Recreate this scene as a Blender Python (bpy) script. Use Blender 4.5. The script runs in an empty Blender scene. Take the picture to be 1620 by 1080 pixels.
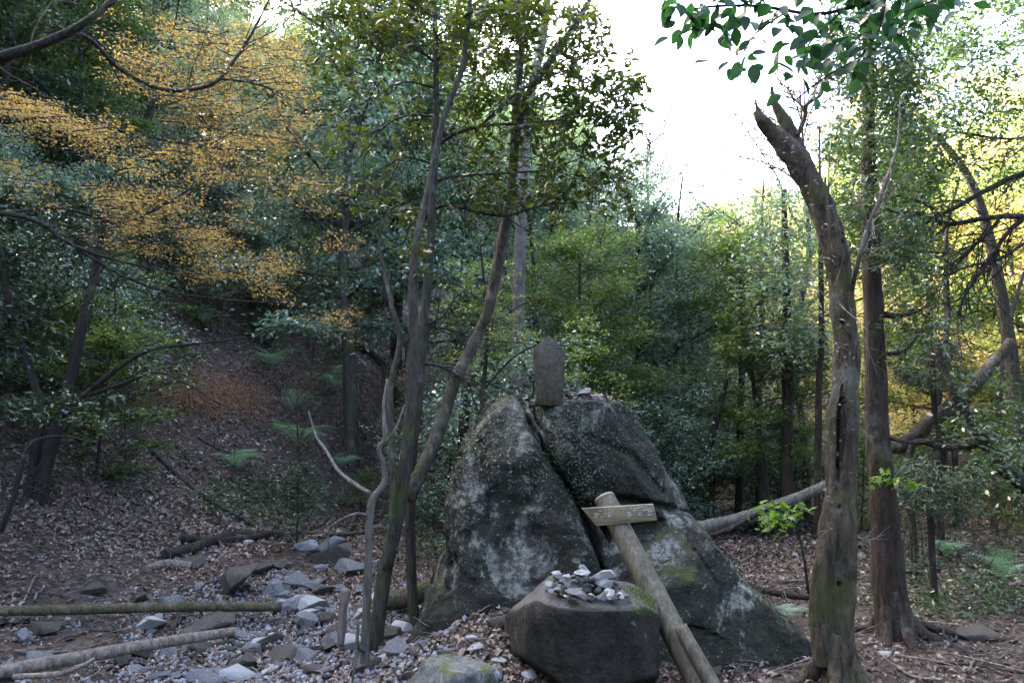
import bpy, math, random
import numpy as np
from mathutils import Vector, Matrix

rng = np.random.default_rng(7)
random.seed(7)
R = math.radians
SC = bpy.context.scene
COL = SC.collection

# ------------------------------------------------------------------ camera, sky, sun, exposure
F = 1170.0
PITCH = R(4.9)
EYE = 1.6
cam = bpy.data.cameras.new('camera')
cam.lens = 26.0
cam.sensor_width = 36.0
cam.clip_end = 2000
cam.clip_start = 0.05
camo = bpy.data.objects.new('camera', cam)
COL.objects.link(camo)
camo.location = (0, 0, EYE)
camo.rotation_euler = (R(90) + PITCH, 0, 0)
SC.camera = camo

SUN_AZ = R(-52)      # measured from +Y towards +X
SUN_EL = R(33)
w = bpy.data.worlds.new("World")
SC.world = w
w.use_nodes = True
wn = w.node_tree.nodes
sky = wn.new('ShaderNodeTexSky')
sky.sky_type = 'NISHITA'
sky.sun_disc = False
sky.sun_elevation = SUN_EL
sky.sun_rotation = SUN_AZ
sky.air_density = 0.7
sky.dust_density = 6.0
sky.ozone_density = 0.4
w.node_tree.links.new(sky.outputs[0], wn['Background'].inputs[0])
wn['Background'].inputs[1].default_value = 0.15
sl = bpy.data.lights.new('sun', 'SUN')
sl.energy = 5.0
sl.angle = R(0.5)
sl.color = (1.0, 0.94, 0.84)
so = bpy.data.objects.new('sun', sl)
COL.objects.link(so)
sd = Vector((math.sin(SUN_AZ) * math.cos(SUN_EL), math.cos(SUN_AZ) * math.cos(SUN_EL), math.sin(SUN_EL)))
so.rotation_euler = sd.to_track_quat('Z', 'Y').to_euler()
SC.view_settings.view_transform = 'Standard'
SC.view_settings.look = 'None'
SC.view_settings.exposure = 4.3
SC.view_settings.gamma = 1.0
SC.view_settings.use_curve_mapping = False
SC.render.engine = 'CYCLES'
HAZE = 0.0
SC.cycles.max_bounces = 6
SC.cycles.diffuse_bounces = 3
SC.cycles.glossy_bounces = 2
SC.cycles.transmission_bounces = 4
SC.cycles.sample_clamp_indirect = 6
SC.cycles.caustics_reflective = False
SC.cycles.caustics_refractive = False

# ------------------------------------------------------------------ numeric helpers
_T2 = np.random.default_rng(3).random((64, 64))
_T3 = np.random.default_rng(4).random((32, 32, 32))

def n2(x, y):
    xi = np.floor(x).astype(int); yi = np.floor(y).astype(int)
    fx = x - xi; fy = y - yi
    fx = fx * fx * (3 - 2 * fx); fy = fy * fy * (3 - 2 * fy)
    a = _T2[xi % 64, yi % 64]; b = _T2[(xi + 1) % 64, yi % 64]
    c = _T2[xi % 64, (yi + 1) % 64]; d = _T2[(xi + 1) % 64, (yi + 1) % 64]
    return (a * (1 - fx) + b * fx) * (1 - fy) + (c * (1 - fx) + d * fx) * fy - 0.5

def n3(p):
    i = np.floor(p).astype(int); f = p - i; f = f * f * (3 - 2 * f)
    x, y, z = (i % 32).T; X, Y, Z = ((i + 1) % 32).T; fx, fy, fz = f.T
    t = _T3
    a = t[x, y, z] * (1 - fx) + t[X, y, z] * fx
    b = t[x, Y, z] * (1 - fx) + t[X, Y, z] * fx
    c = t[x, y, Z] * (1 - fx) + t[X, y, Z] * fx
    d = t[x, Y, Z] * (1 - fx) + t[X, Y, Z] * fx
    return (a * (1 - fy) + b * fy) * (1 - fz) + (c * (1 - fy) + d * fy) * fz - 0.5

def fbm3(p, o=4):
    s = 0; a = 1.0
    for k in range(o):
        s = s + a * n3(p * 2 ** k + 7.3 * k); a *= 0.5
    return s

def softplus(d, k=0.8):
    return np.log1p(np.exp(np.clip(d / k, -40, 40))) * k

def height(x, y):
    x = np.asarray(x, float); y = np.asarray(y, float)
    wob = 1.2 * n2(x * .13 + 5, y * .13) + .5 * n2(x * .4, y * .4 + 9)
    d = (x + 4.3) * -.945 + (y - 5) * .327 + wob
    s = 0.78 * softplus(d, 0.5)
    s = 27 * np.tanh(s / 27 * 1.05)
    d2 = (x - 9) * .62 + (y - 24) * .78 + 2.5 * n2(x * .07 + 2, y * .07)
    s2 = 0.42 * softplus(d2, 2.0)
    s2 = 17 * np.tanh(s2 / 17)
    far = -1.2 * (1 - np.exp(-np.clip(y - 9, 0, 99) / 8.0)) * np.exp(-np.clip(d, 0, 99) / 2)
    h = s + s2 + far
    # litter heaped against the foot of the big rock
    h = h + 0.36 * np.exp(-(((x + .02) / .62) ** 2 + ((y - 4.75) / .62) ** 2))
    h = h - 0.16 * np.exp(-(((x + 2.4) / 2.0) ** 2 + ((y - 5.2) / 2.0) ** 2))
    near = np.exp(-np.hypot(x, y) / 25)
    rough = np.clip((d + 2) / 4, 0, 1)
    h = h + (.05 + .22 * rough) * n2(x * .9 + 3, y * .9) + (.03 + .10 * rough) * n2(x * 2.3, y * 2.3 + 4) \
          + .035 * n2(x * 6, y * 6) * near + .02 * n2(x * 14, y * 14) * near
    return h

def ray(px, py):
    u = (px - 810) / F; v = (540 - py) / F
    return np.array([u, math.cos(PITCH) - v * math.sin(PITCH), math.sin(PITCH) + v * math.cos(PITCH)])

def P(px, py, Y):
    r = ray(px, py); t = Y / r[1]
    p = r * t; p[2] += EYE
    return p

def G(px, py, far=90):
    """where the line of sight through a picture point meets the ground"""
    r = ray(px, py)
    t = np.concatenate([np.linspace(1.5, 20, 1200), np.linspace(20.05, far, 900)])
    z = EYE + r[2] * t - height(r[0] * t, r[1] * t)
    k = np.argmax(z < 0)
    if z[k] >= 0: k = len(t) - 1
    x, y = r[0] * t[k], r[1] * t[k]
    return np.array([x, y, float(height(x, y))])

def proj(p):
    x, y, z = p[0], p[1], p[2] - EYE
    dd = y * math.cos(PITCH) + z * math.sin(PITCH)
    up = -y * math.sin(PITCH) + z * math.cos(PITCH)
    return 810 + F * x / dd, 540 - F * up / dd

def hz(x, y): return float(height(x, y))

# ------------------------------------------------------------------ mesh helpers
def mesh_np(name, V, Q, mats=(), midx=None, smooth=False, uv=None):
    """V (n,3), Q (m,4) quads"""
    V = np.asarray(V, np.float32); Q = np.asarray(Q, np.int32)
    me = bpy.data.meshes.new(name)
    k = Q.shape[1]
    me.vertices.add(len(V)); me.vertices.foreach_set('co', V.ravel())
    me.loops.add(Q.size); me.loops.foreach_set('vertex_index', Q.ravel())
    me.polygons.add(len(Q)); me.polygons.foreach_set('loop_start', np.arange(0, Q.size, k, dtype=np.int32))
    me.polygons.foreach_set('loop_total', np.full(len(Q), k, np.int32))
    if smooth: me.polygons.foreach_set('use_smooth', np.ones(len(Q), bool))
    for m in mats: me.materials.append(m)
    if midx is not None: me.polygons.foreach_set('material_index', np.asarray(midx, np.int32))
    me.update(calc_edges=True)
    return me

class Acc:
    def __init__(s): s.V = []; s.Q = []; s.n = 0
    def add(s, V, Q):
        V = np.asarray(V, float); Q = np.asarray(Q, int)
        s.V.append(V); s.Q.append(Q + s.n); s.n += len(V)
    def mesh(s, name, mat, smooth=True):
        return mesh_np(name, np.vstack(s.V), np.vstack(s.Q), [mat], smooth=smooth)

def obj(name, me, parent=None, **props):
    o = bpy.data.objects.new(name, me)
    COL.objects.link(o)
    if parent is not None: o.parent = parent
    for k, v in props.items(): o[k] = v
    return o

def thing(name, label, cat, loc=(0, 0, 0), group=None, rz=0.0, scale=1.0):
    o = bpy.data.objects.new(name, None)
    COL.objects.link(o)
    o.location = loc; o.rotation_euler = (0, 0, rz); o.scale = (scale,) * 3
    o.empty_display_size = .2
    o['label'] = label; o['category'] = cat
    if group: o['group'] = group
    return o

def copy_tree(o, loc, rz, scale, label, group):
    def rec(a, parent):
        c = a.copy(); COL.objects.link(c); c.parent = parent
        for ch in a.children: rec(ch, c)
        return c
    c = rec(o, None)
    c.location = loc; c.rotation_euler = (0, 0, rz)
    c.scale = scale if hasattr(scale, '__len__') else (scale,) * 3
    c['label'] = label
    if group: c['group'] = group
    elif 'group' in c.keys(): del c['group']
    return c

def catmull(pts, n):
    pts = np.asarray(pts, float)
    if len(pts) < 3:
        t = np.linspace(0, 1, n)[:, None]
        return pts[0] * (1 - t) + pts[-1] * t
    p = np.vstack([2 * pts[0] - pts[1], pts, 2 * pts[-1] - pts[-2]])
    u = np.linspace(0, len(pts) - 1 - 1e-6, n); i = u.astype(int); f = (u - i)[:, None]
    a, b, c, d = p[i], p[i + 1], p[i + 2], p[i + 3]
    return .5 * (2 * b + (c - a) * f + (2 * a - 5 * b + 4 * c - d) * f ** 2 + (3 * b - a - 3 * c + d) * f ** 3)

def tube(path, rad, seg=8, lump=0.0, cap=True, seed=0):
    path = np.asarray(path, float); rad = np.asarray(rad, float)
    n = len(path)
    T = np.gradient(path, axis=0); T /= np.linalg.norm(T, axis=1)[:, None] + 1e-9
    ref = np.array([0.3, 1, 0.1]) if abs(T[0][2]) > .7 else np.array([0.1, 0.2, 1.])
    N = ref - T * (T @ ref)[:, None]; N /= np.linalg.norm(N, axis=1)[:, None] + 1e-9
    B = np.cross(T, N)
    a = np.linspace(0, 2 * np.pi, seg, endpoint=False)
    V = path[:, None] + rad[:, None, None] * (np.cos(a)[None, :, None] * N[:, None] + np.sin(a)[None, :, None] * B[:, None])
    V = V.reshape(-1, 3)
    if lump:
        C = np.repeat(path, seg, 0); d = V - C
        s = 1 + lump * (2.0 * n3(V * 5 + seed * 3.1) + 1.8 * n3(V * [26, 26, 6] + seed) + 1.0 * n3(V * [60, 60, 16] + seed))
        V = C + d * s[:, None]
    i = np.arange(n - 1)[:, None] * seg; j = np.arange(seg)[None]; j2 = (j + 1) % seg
    Q = np.stack([i + j, i + j2, i + seg + j2, i + seg + j], -1).reshape(-1, 4)
    if cap:
        m = len(V)
        V = np.vstack([V, path[0], path[-1]])
        jj = np.arange(0, seg - 1, 2)
        e = []
        for j in range(0, seg, 2):
            e.append([m, (j + 2) % seg, (j + 1) % seg, j])
            o = (n - 1) * seg
            e.append([m + 1, o + j, o + (j + 1) % seg, o + (j + 2) % seg])
        Q = np.vstack([Q, e])
    return V, Q

def pxpath(pts, n=40):
    """pts: (px, py, Y, width_px)"""
    W = [P(a, b, c) for a, b, c, _ in pts]
    r = [wd * .5 * c / F for _, _, c, wd in pts]
    path = catmull(W, n)
    rr = np.interp(np.linspace(0, 1, n), np.linspace(0, 1, len(r)), r)
    return path, rr

# leaf templates : x = along the leaf, y = across, z = normal
def leaf_simple(fold=.18):
    V = np.array([[0, 0, 0], [.42, -.5, fold * .5], [1, 0, -.08], [.42, .5, fold * .5]])
    return V, np.array([[0, 1, 2, 3]])

def leaf_full():
    V = np.array([[0, 0, 0], [.28, -.42, .10], [.3, 0, 0.0], [.28, .42, .10], [.66, -.40, .06], [.68, 0, -.04], [.66, .40, .06], [1.05, 0, -.14]])
    return V, np.array([[0, 1, 2, 3], [2, 1, 4, 5], [2, 5, 6, 3], [5, 4, 7, 6]])

def leaf_star():
    a = []
    for k, (an, l) in enumerate([(-75, .55), (-35, .85), (0, 1.), (35, .85), (75, .55)]):
        c, s = math.cos(R(an)), math.sin(R(an)); w_ = .13
        a.append(np.array([[0, 0, 0], [l * .5 * c + w_ * s, l * .5 * s - w_ * c, .03], [l * c, l * s, -.06], [l * .5 * c - w_ * s, l * .5 * s + w_ * c, .03]]))
    V = np.vstack(a); V[:, 1] *= 1.0
    return V, np.arange(20).reshape(5, 4)

def leaf_oval():
    ts = [0, .10, .28, .52, .76, .92, 1.0]; ws = [0.01, .24, .44, .5, .36, .15, .005]
    V = []
    for t, w_ in zip(ts, ws): V += [[t, -w_, .13 * w_ - .10 * t * t], [t, 0, -.10 * t * t - .02], [t, w_, .13 * w_ - .10 * t * t]]
    Q = []
    for k in range(6): Q += [[3 * k, 3 * k + 3, 3 * k + 4, 3 * k + 1], [3 * k + 1, 3 * k + 4, 3 * k + 5, 3 * k + 2]]
    return np.array(V), np.array(Q)
LO = leaf_oval()
LS, LF, LM = leaf_simple(), leaf_full(), leaf_star()

def scatter(tpl, pos, dirs, nor, L, Wd):
    """one template at every pos, x axis along dirs, z near nor"""
    TV, TQ = tpl
    dirs = dirs / (np.linalg.norm(dirs, axis=1)[:, None] + 1e-9)
    y = np.cross(nor, dirs); y /= np.linalg.norm(y, axis=1)[:, None] + 1e-9
    z = np.cross(dirs, y)
    L = np.broadcast_to(L, len(pos))[:, None, None]; Wd = np.broadcast_to(Wd, len(pos))[:, None, None]
    V = pos[:, None] + TV[None, :, 0:1] * L * dirs[:, None] + TV[None, :, 1:2] * Wd * y[:, None] + TV[None, :, 2:3] * L * z[:, None]
    Q = TQ[None] + (np.arange(len(pos)) * len(TV))[:, None, None]
    return V.reshape(-1, 3), Q.reshape(-1, TQ.shape[1])

# ------------------------------------------------------------------ materials
def newmat(name):
    m = bpy.data.materials.new(name); m.use_nodes = True
    nt = m.node_tree; nt.nodes.clear()
    out = nt.nodes.new('ShaderNodeOutputMaterial')
    return m, nt, out

def nd(nt, t, **kw):
    n = nt.nodes.new(t)
    for k, v in kw.items():
        if k in n.inputs.keys() if isinstance(k, str) else False: n.inputs[k].default_value = v
        else: setattr(n, k, v)
    return n

def ramp(nt, src, stops, interp='LINEAR'):
    r = nt.nodes.new('ShaderNodeValToRGB'); r.color_ramp.interpolation = interp
    el = r.color_ramp.elements
    while len(el) < len(stops): el.new(0.5)
    for e, (p, c) in zip(el, stops):
        e.position = p; e.color = (*c, 1) if len(c) == 3 else c
    nt.links.new(src, r.inputs[0])
    return r.outputs[0]

def g(v): return (v, v, v)

def noise(nt, scale, detail=5, rough=.6, vec=None, dist=0):
    n = nt.nodes.new('ShaderNodeTexNoise')
    n.inputs['Scale'].default_value = scale; n.inputs['Detail'].default_value = detail
    n.inputs['Roughness'].default_value = rough; n.inputs['Distortion'].default_value = dist
    if vec is not None: nt.links.new(vec, n.inputs['Vector'])
    return n.outputs[0]

def mixc(nt, f, a, b, blend='MIX'):
    m = nt.nodes.new('ShaderNodeMix'); m.data_type = 'RGBA'; m.blend_type = blend
    for s, v in ((0, f), (6, a), (7, b)):
        if hasattr(v, 'links') or hasattr(v, 'is_linked'): nt.links.new(v, m.inputs[s])
        else: m.inputs[s].default_value = v if not hasattr(v, '__len__') else ((*v, 1) if len(v) == 3 else v)
    return m.outputs[2]

def math_(nt, op, a, b=None):
    m = nt.nodes.new('ShaderNodeMath'); m.operation = op
    for i, v in enumerate((a, b)):
        if v is None: continue
        if hasattr(v, 'is_linked'): nt.links.new(v, m.inputs[i])
        else: m.inputs[i].default_value = v
    return m.outputs[0]

def bump(nt, h, strength=.5, dist=.02):
    b = nt.nodes.new('ShaderNodeBump'); b.inputs['Strength'].default_value = strength; b.inputs['Distance'].default_value = dist
    nt.links.new(h, b.inputs['Height'])
    return b.outputs[0]

def leaf_mat(name, cols, rough=.38, trans=.35, spec=.5, tcol=None):
    m, nt, out = newmat(name)
    ge = nt.nodes.new('ShaderNodeNewGeometry'); oi = nt.nodes.new('ShaderNodeObjectInfo')
    f = math_(nt, 'FRACT', math_(nt, 'ADD', math_(nt, 'MULTIPLY', ge.outputs['Random Per Island'], .75), math_(nt, 'MULTIPLY', oi.outputs['Random'], .25)))
    n = len(cols)
    c = ramp(nt, f, [(i / (n - 1) if n > 1 else 0, cc) for i, cc in enumerate(cols)])
    pb = nt.nodes.new('ShaderNodeBsdfPrincipled')
    nt.links.new(c, pb.inputs['Base Color']); pb.inputs['Roughness'].default_value = rough
    pb.inputs['Specular IOR Level'].default_value = spec
    tr = nt.nodes.new('ShaderNodeBsdfTranslucent')
    tc = mixc(nt, 1.0, c, tcol or (1.9, 2.0, 1.0), 'MULTIPLY')
    nt.links.new(tc, tr.inputs[0])
    ms = nt.nodes.new('ShaderNodeMixShader'); ms.inputs[0].default_value = trans
    nt.links.new(pb.outputs[0], ms.inputs[1]); nt.links.new(tr.outputs[0], ms.inputs[2])
    nt.links.new(ms.outputs[0], out.inputs[0])
    return m

def bark_mat(name, c1, c2, moss=.35, lichen=.3, scale=1.0, mosscol=(.055, .075, .018)):
    m, nt, out = newmat(name)
    tc = nt.nodes.new('ShaderNodeNewGeometry')
    mp = nt.nodes.new('ShaderNodeMapping'); mp.inputs['Scale'].default_value = (1, 1, .22)
    nt.links.new(tc.outputs['Position'], mp.inputs[0])
    a = noise(nt, 38 * scale, 8, .7, mp.outputs[0])
    c = ramp(nt, a, [(.38, c1), (.62, c2)])
    b = noise(nt, 5 * scale, 5, .65, tc.outputs['Position'])
    lm = ramp(nt, b, [(.62 - lichen * .2, g(0)), (.72 - lichen * .2, g(1))])
    c = mixc(nt, math_(nt, 'MULTIPLY', lm, .45), c, (.16, .165, .145))
    d = noise(nt, 3.1 * scale, 6, .7, tc.outputs['Position'], .4)
    mm = ramp(nt, d, [(.60 - moss * .25, g(0)), (.70 - moss * .25, g(1))])
    c = mixc(nt, math_(nt, 'MULTIPLY', mm, .8), c, mosscol)
    pb = nt.nodes.new('ShaderNodeBsdfPrincipled'); nt.links.new(c, pb.inputs['Base Color'])
    pb.inputs['Roughness'].default_value = .85; pb.inputs['Specular IOR Level'].default_value = .25
    nt.links.new(bump(nt, math_(nt, 'ADD', a, math_(nt, 'MULTIPLY', noise(nt, 12 * scale, 6, .7, mp.outputs[0]), 1.6)), 1.0, .035), pb.inputs['Normal'])
    nt.links.new(pb.outputs[0], out.inputs[0])
    return m

def rock_mat(name, dark, mid, pale, palef=.35, moss=.5, mosscol=(.035, .05, .016), scale=1.0, topmoss=0.0, bumps=.7, dust=None):
    m, nt, out = newmat(name)
    ge = nt.nodes.new('ShaderNodeNewGeometry'); pos = ge.outputs['Position']
    oi = nt.nodes.new('ShaderNodeObjectInfo')
    tco = nt.nodes.new('ShaderNodeTexCoord')
    pos = tco.outputs['Object']
    a = noise(nt, 5.5 * scale, 12, .74, pos, .4)
    c = ramp(nt, a, [(.40, dark), (.58, mid)])
    mp = nt.nodes.new('ShaderNodeMapping'); mp.inputs['Scale'].default_value = (1, 1, .5); nt.links.new(pos, mp.inputs[0])
    b = noise(nt, 2.6 * scale, 12, .72, mp.outputs[0], .5)
    pf = ramp(nt, b, [(.66 - palef * .3, g(0)), (.72 - palef * .3, g(1))])
    e = noise(nt, 22 * scale, 6, .7, pos)
    pf2 = math_(nt, 'MULTIPLY', pf, ramp(nt, e, [(.40, g(.12)), (.56, g(1))]))
    c = mixc(nt, pf2, c, pale)
    mn = noise(nt, 1.9 * scale, 12, .78, pos, .8)
    mf = ramp(nt, mn, [(.655 - moss * .3, g(0)), (.69 - moss * .3, g(1))])
    c = mixc(nt, math_(nt, 'MULTIPLY', mf, .92), c, mosscol)
    spk = noise(nt, 48 * scale, 4, .6, pos)
    c = mixc(nt, ramp(nt, spk, [(.63, g(0)), (.67, g(.55))]), c, pale)
    if dust:      # pale grey upper faces, dusted with litter crumbs
        sp = nt.nodes.new('ShaderNodeSeparateXYZ'); nt.links.new(ge.outputs['Normal'], sp.inputs[0])
        c = mixc(nt, math_(nt, 'MULTIPLY', ramp(nt, sp.outputs[2], [(.5, g(0)), (.75, g(1))]), ramp(nt, e, [(.3, g(.4)), (.6, g(1))])), c, dust)
    if topmoss:
        sp = nt.nodes.new('ShaderNodeSeparateXYZ'); nt.links.new(ge.outputs['Normal'], sp.inputs[0])
        t = math_(nt, 'MULTIPLY', ramp(nt, sp.outputs[2], [(.45, g(0)), (.8, g(1))]), ramp(nt, noise(nt, 5 * scale, 6, .6, pos), [(.62 - topmoss * .3, g(0)), (.72 - topmoss * .3, g(1))]))
        c = mixc(nt, t, c, (.06, .068, .018))
    c = mixc(nt, .35, c, ramp(nt, oi.outputs['Random'], [(0, g(.55)), (1, g(1))]), 'MULTIPLY')
    fine = noise(nt, 90 * scale, 3, .6, pos)
    c = mixc(nt, .5, c, ramp(nt, fine, [(.3, g(.55)), (.7, g(1))]), 'MULTIPLY')
    pb = nt.nodes.new('ShaderNodeBsdfPrincipled'); nt.links.new(c, pb.inputs['Base Color'])
    pb.inputs['Roughness'].default_value = .8; pb.inputs['Specular IOR Level'].default_value = .3
    hsum = math_(nt, 'ADD', a, math_(nt, 'MULTIPLY', e, .5))
    hsum = math_(nt, 'ADD', hsum, math_(nt, 'MULTIPLY', fine, .15))
    nt.links.new(bump(nt, hsum, bumps, .06 / scale), pb.inputs['Normal'])
    nt.links.new(pb.outputs[0], out.inputs[0])
    return m

def wood_mat(name, c1, c2, rough=.7, sc=(1, 1, .06)):
    m, nt, out = newmat(name)
    tc = nt.nodes.new('ShaderNodeTexCoord')
    mp = nt.nodes.new('ShaderNodeMapping'); mp.inputs['Scale'].default_value = sc
    nt.links.new(tc.outputs['Object'], mp.inputs[0])
    a = noise(nt, 60, 6, .6, mp.outputs[0])
    c = ramp(nt, a, [(.3, c1), (.7, c2)])
    b = noise(nt, 5, 8, .7, tc.outputs['Object'], .5)
    c = mixc(nt, .75, c, ramp(nt, b, [(.35, g(.30)), (.6, g(1))]), 'MULTIPLY')
    mq = nt.nodes.new('ShaderNodeMapping'); mq.inputs['Scale'].default_value = (1, 1, .04); mq.inputs['Rotation'].default_value = (0, .5, 0)
    nt.links.new(tc.outputs['Object'], mq.inputs[0])
    cr = noise(nt, 30, 4, .5, mq.outputs[0])
    c = mixc(nt, ramp(nt, cr, [(.30, g(.8)), (.36, g(0))]), c, (.02, .015, .01))
    pb = nt.nodes.new('ShaderNodeBsdfPrincipled'); nt.links.new(c, pb.inputs['Base Color'])
    pb.inputs['Roughness'].default_value = rough
    nt.links.new(bump(nt, a, .4, .004), pb.inputs['Normal'])
    nt.links.new(pb.outputs[0], out.inputs[0])
    return m

M = {}
M['green_dark'] = leaf_mat('evergreen_leaf', [(.024, .048, .024), (.038, .068, .032), (.052, .082, .038), (.03, .058, .04)], .3, .28, .6)
M['green_blue'] = leaf_mat('bluish_leaf', [(.07, .115, .098), (.10, .155, .125), (.125, .185, .145), (.08, .13, .11)], .28, .3, .7)
M['green_mid'] = leaf_mat('mid_green_leaf', [(.045, .075, .02), (.06, .10, .025), (.085, .12, .03), (.04, .07, .02)], .4, .4)
M['green_yellow'] = leaf_mat('yellow_green_leaf', [(.15, .18, .07), (.20, .22, .09), (.12, .16, .06), (.25, .24, .11)], .45, .5)
M['yellow'] = leaf_mat('yellow_autumn_leaf', [(.38, .35, .20), (.42, .37, .20), (.30, .31, .17), (.42, .29, .14)], .5, .5, .3, (1.6, 1.5, 1.0))
M['orange'] = leaf_mat('orange_maple_leaf', [(.25, .15, .04), (.35, .24, .05), (.24, .17, .08), (.14, .10, .05), (.40, .30, .06), (.28, .21, .10), (.15, .17, .05), (.30, .17, .05)], .5, .5, .2, (1.5, 1.35, 1.0))
M['russet'] = leaf_mat('russet_leaf', [(.26, .15, .09), (.34, .20, .12), (.20, .12, .08)], .6, .3, .2, (1.5, 1.3, 1.0))
M['shiny'] = leaf_mat('glossy_dark_leaf', [(.018, .036, .022), (.028, .05, .026), (.02, .045, .03)], .34, .18, .5)
M['fore'] = leaf_mat('broad_green_leaf', [(.012, .045, .018), (.02, .065, .02), (.009, .032, .016), (.04, .09, .02)], .42, .42, .3)
M['fern'] = leaf_mat('fern_leaf', [(.11, .20, .15), (.14, .25, .18), (.09, .16, .12)], .4, .35)
M['cedar'] = leaf_mat('cedar_leaf', [(.014, .030, .014), (.022, .042, .018), (.03, .05, .02), (.045, .05, .025)], .6, .15)
M['creeper'] = leaf_mat('creeper_leaf', [(.010, .018, .009), (.02, .032, .016), (.05, .075, .045), (.012, .02, .01)], .4, .2, .45)
M['litter'] = leaf_mat('fallen_leaf', [(.03, .019, .013), (.085, .055, .04), (.18, .14, .12), (.02, .014, .010), (.07, .04, .025), (.26, .22, .20), (.045, .026, .018), (.12, .082, .06), (.10, .06, .03), (.05, .045, .03)], .45, .08, .4, (1.2, 1.1, 1.0))
M['bark_grey'] = bark_mat('grey_bark', (.022, .019, .016), (.075, .066, .054), .22, .3)
M['bark_snag'] = bark_mat('rough_flaking_bark', (.012, .009, .007), (.085, .068, .046), .34, .46, .7, (.05, .055, .016))
M['bark_brown'] = bark_mat('brown_bark', (.014, .010, .008), (.055, .038, .03), .1, .25)
M['bark_mossy'] = bark_mat('mossy_bark', (.018, .014, .011), (.08, .062, .048), .42, .45, 1.0, (.038, .045, .016))
M['bark_dark'] = bark_mat('dark_bark', (.012, .010, .009), (.038, .031, .027), .2, .2)
M['bark_pale'] = bark_mat('pale_bark', (.06, .054, .048), (.16, .145, .13), .12, .5)
M['bark_log'] = bark_mat('mossy_log_bark', (.04, .034, .02), (.13, .112, .07), .45, .2, 1.0, (.055, .062, .024))
M['dead_wood'] = bark_mat('dead_wood', (.10, .078, .066), (.26, .22, .19), .0, .3)
M['rock'] = rock_mat('mossy_boulder', (.010, .009, .007), (.062, .056, .044), (.27, .27, .24), .60, .64, (.008, .011, .005), 1.0, .3, 1.0)
M['rock_dark'] = rock_mat('dark_boulder', (.009, .008, .007), (.036, .033, .026), (.17, .17, .155), .25, .25, (.014, .014, .008), 2.2, .12, 1.0, (.13, .125, .12))
M['rock_moss'] = rock_mat('green_topped_rock', (.04, .045, .045), (.13, .14, .14), (.3, .31, .3), .35, .35, (.03, .036, .014), 2.5, .45)
M['stone_grey'] = rock_mat('grey_stone', (.05, .051, .056), (.17, .174, .188), (.31, .315, .33), .45, .12, (.05, .055, .03), 4.0)
M['stone_pale'] = rock_mat('pale_stone', (.22, .22, .22), (.42, .42, .42), (.42, .42, .41), .5, .0, (.05, .055, .03), 5.0)
M['stone_brown'] = rock_mat('brown_stone', (.025, .022, .018), (.08, .072, .06), (.17, .16, .14), .4, .25, (.04, .045, .02), 4.0)
M['stone_tablet'] = rock_mat('tablet_stone', (.045, .039, .028), (.085, .076, .056), (.12, .11, .08), .25, .38, (.03, .026, .016), 5.0, 0, .25)
M['post_wood'] = wood_mat('weathered_post_wood', (.04, .032, .02), (.16, .138, .09))
M['board_wood'] = wood_mat('weathered_board_wood', (.085, .066, .038), (.24, .20, .125), .6, (.06, 1, 1))
M['end_wood'] = wood_mat('pale_cut_wood', (.22, .20, .16), (.32, .29, .24))

def simple(name, c, r=.7):
    m, nt, out = newmat(name)
    pb = nt.nodes.new('ShaderNodeBsdfPrincipled'); pb.inputs['Base Color'].default_value = (*c, 1); pb.inputs['Roughness'].default_value = r
    nn = noise(nt, 40, 3); nt.links.new(mixc(nt, .4, c, ramp(nt, nn, [(.3, g(.5)), (.7, g(1))]), 'MULTIPLY'), pb.inputs['Base Color'])
    nt.links.new(pb.outputs[0], out.inputs[0]); return m
M['white_paint'] = simple('faded_white_paint', (.5, .5, .47))
M['violet_paint'] = simple('faded_violet_paint', (.42, .38, .62))
M['hollow'] = simple('near_black_hollow', (.012, .009, .007), .95)
M['nail'] = simple('rusty_iron', (.05, .03, .025), .6)

# ground
def ground_mat():
    m, nt, out = newmat('forest_floor')
    ge = nt.nodes.new('ShaderNodeNewGeometry'); pos = ge.outputs['Position']
    vo = nt.nodes.new('ShaderNodeTexVoronoi'); vo.inputs['Scale'].default_value = 22; nt.links.new(pos, vo.inputs['Vector'])
    se = nt.nodes.new('ShaderNodeSeparateColor'); nt.links.new(vo.outputs['Color'], se.inputs[0])
    c = ramp(nt, se.outputs[0], [(0, (.02, .014, .010)), (.35, (.045, .031, .024)), (.7, (.08, .058, .048)), (1, (.13, .10, .085))])
    n = noise(nt, 1.1, 7, .65, pos)
    c = mixc(nt, ramp(nt, n, [(.42, g(0)), (.62, g(.75))]), c, (.055, .043, .033))
    n4 = noise(nt, .8, 6, .6, pos, .5)
    c = mixc(nt, ramp(nt, n4, [(.6, g(0)), (.7, g(.5))]), c, (.04, .055, .022))
    c = mixc(nt, .6, c, ramp(nt, noise(nt, 60, 4, .6, pos), [(.3, g(.4)), (.7, g(1))]), 'MULTIPLY')
    pb = nt.nodes.new('ShaderNodeBsdfPrincipled'); nt.links.new(c, pb.inputs['Base Color'])
    pb.inputs['Roughness'].default_value = .85; pb.inputs['Specular IOR Level'].default_value = .25
    h = math_(nt, 'ADD', vo.outputs['Distance'], noise(nt, 45, 5, .7, pos))
    nt.links.new(bump(nt, h, .9, .03), pb.inputs['Normal'])
    nt.links.new(pb.outputs[0], out.inputs[0]); return m
M['ground'] = ground_mat()

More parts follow.
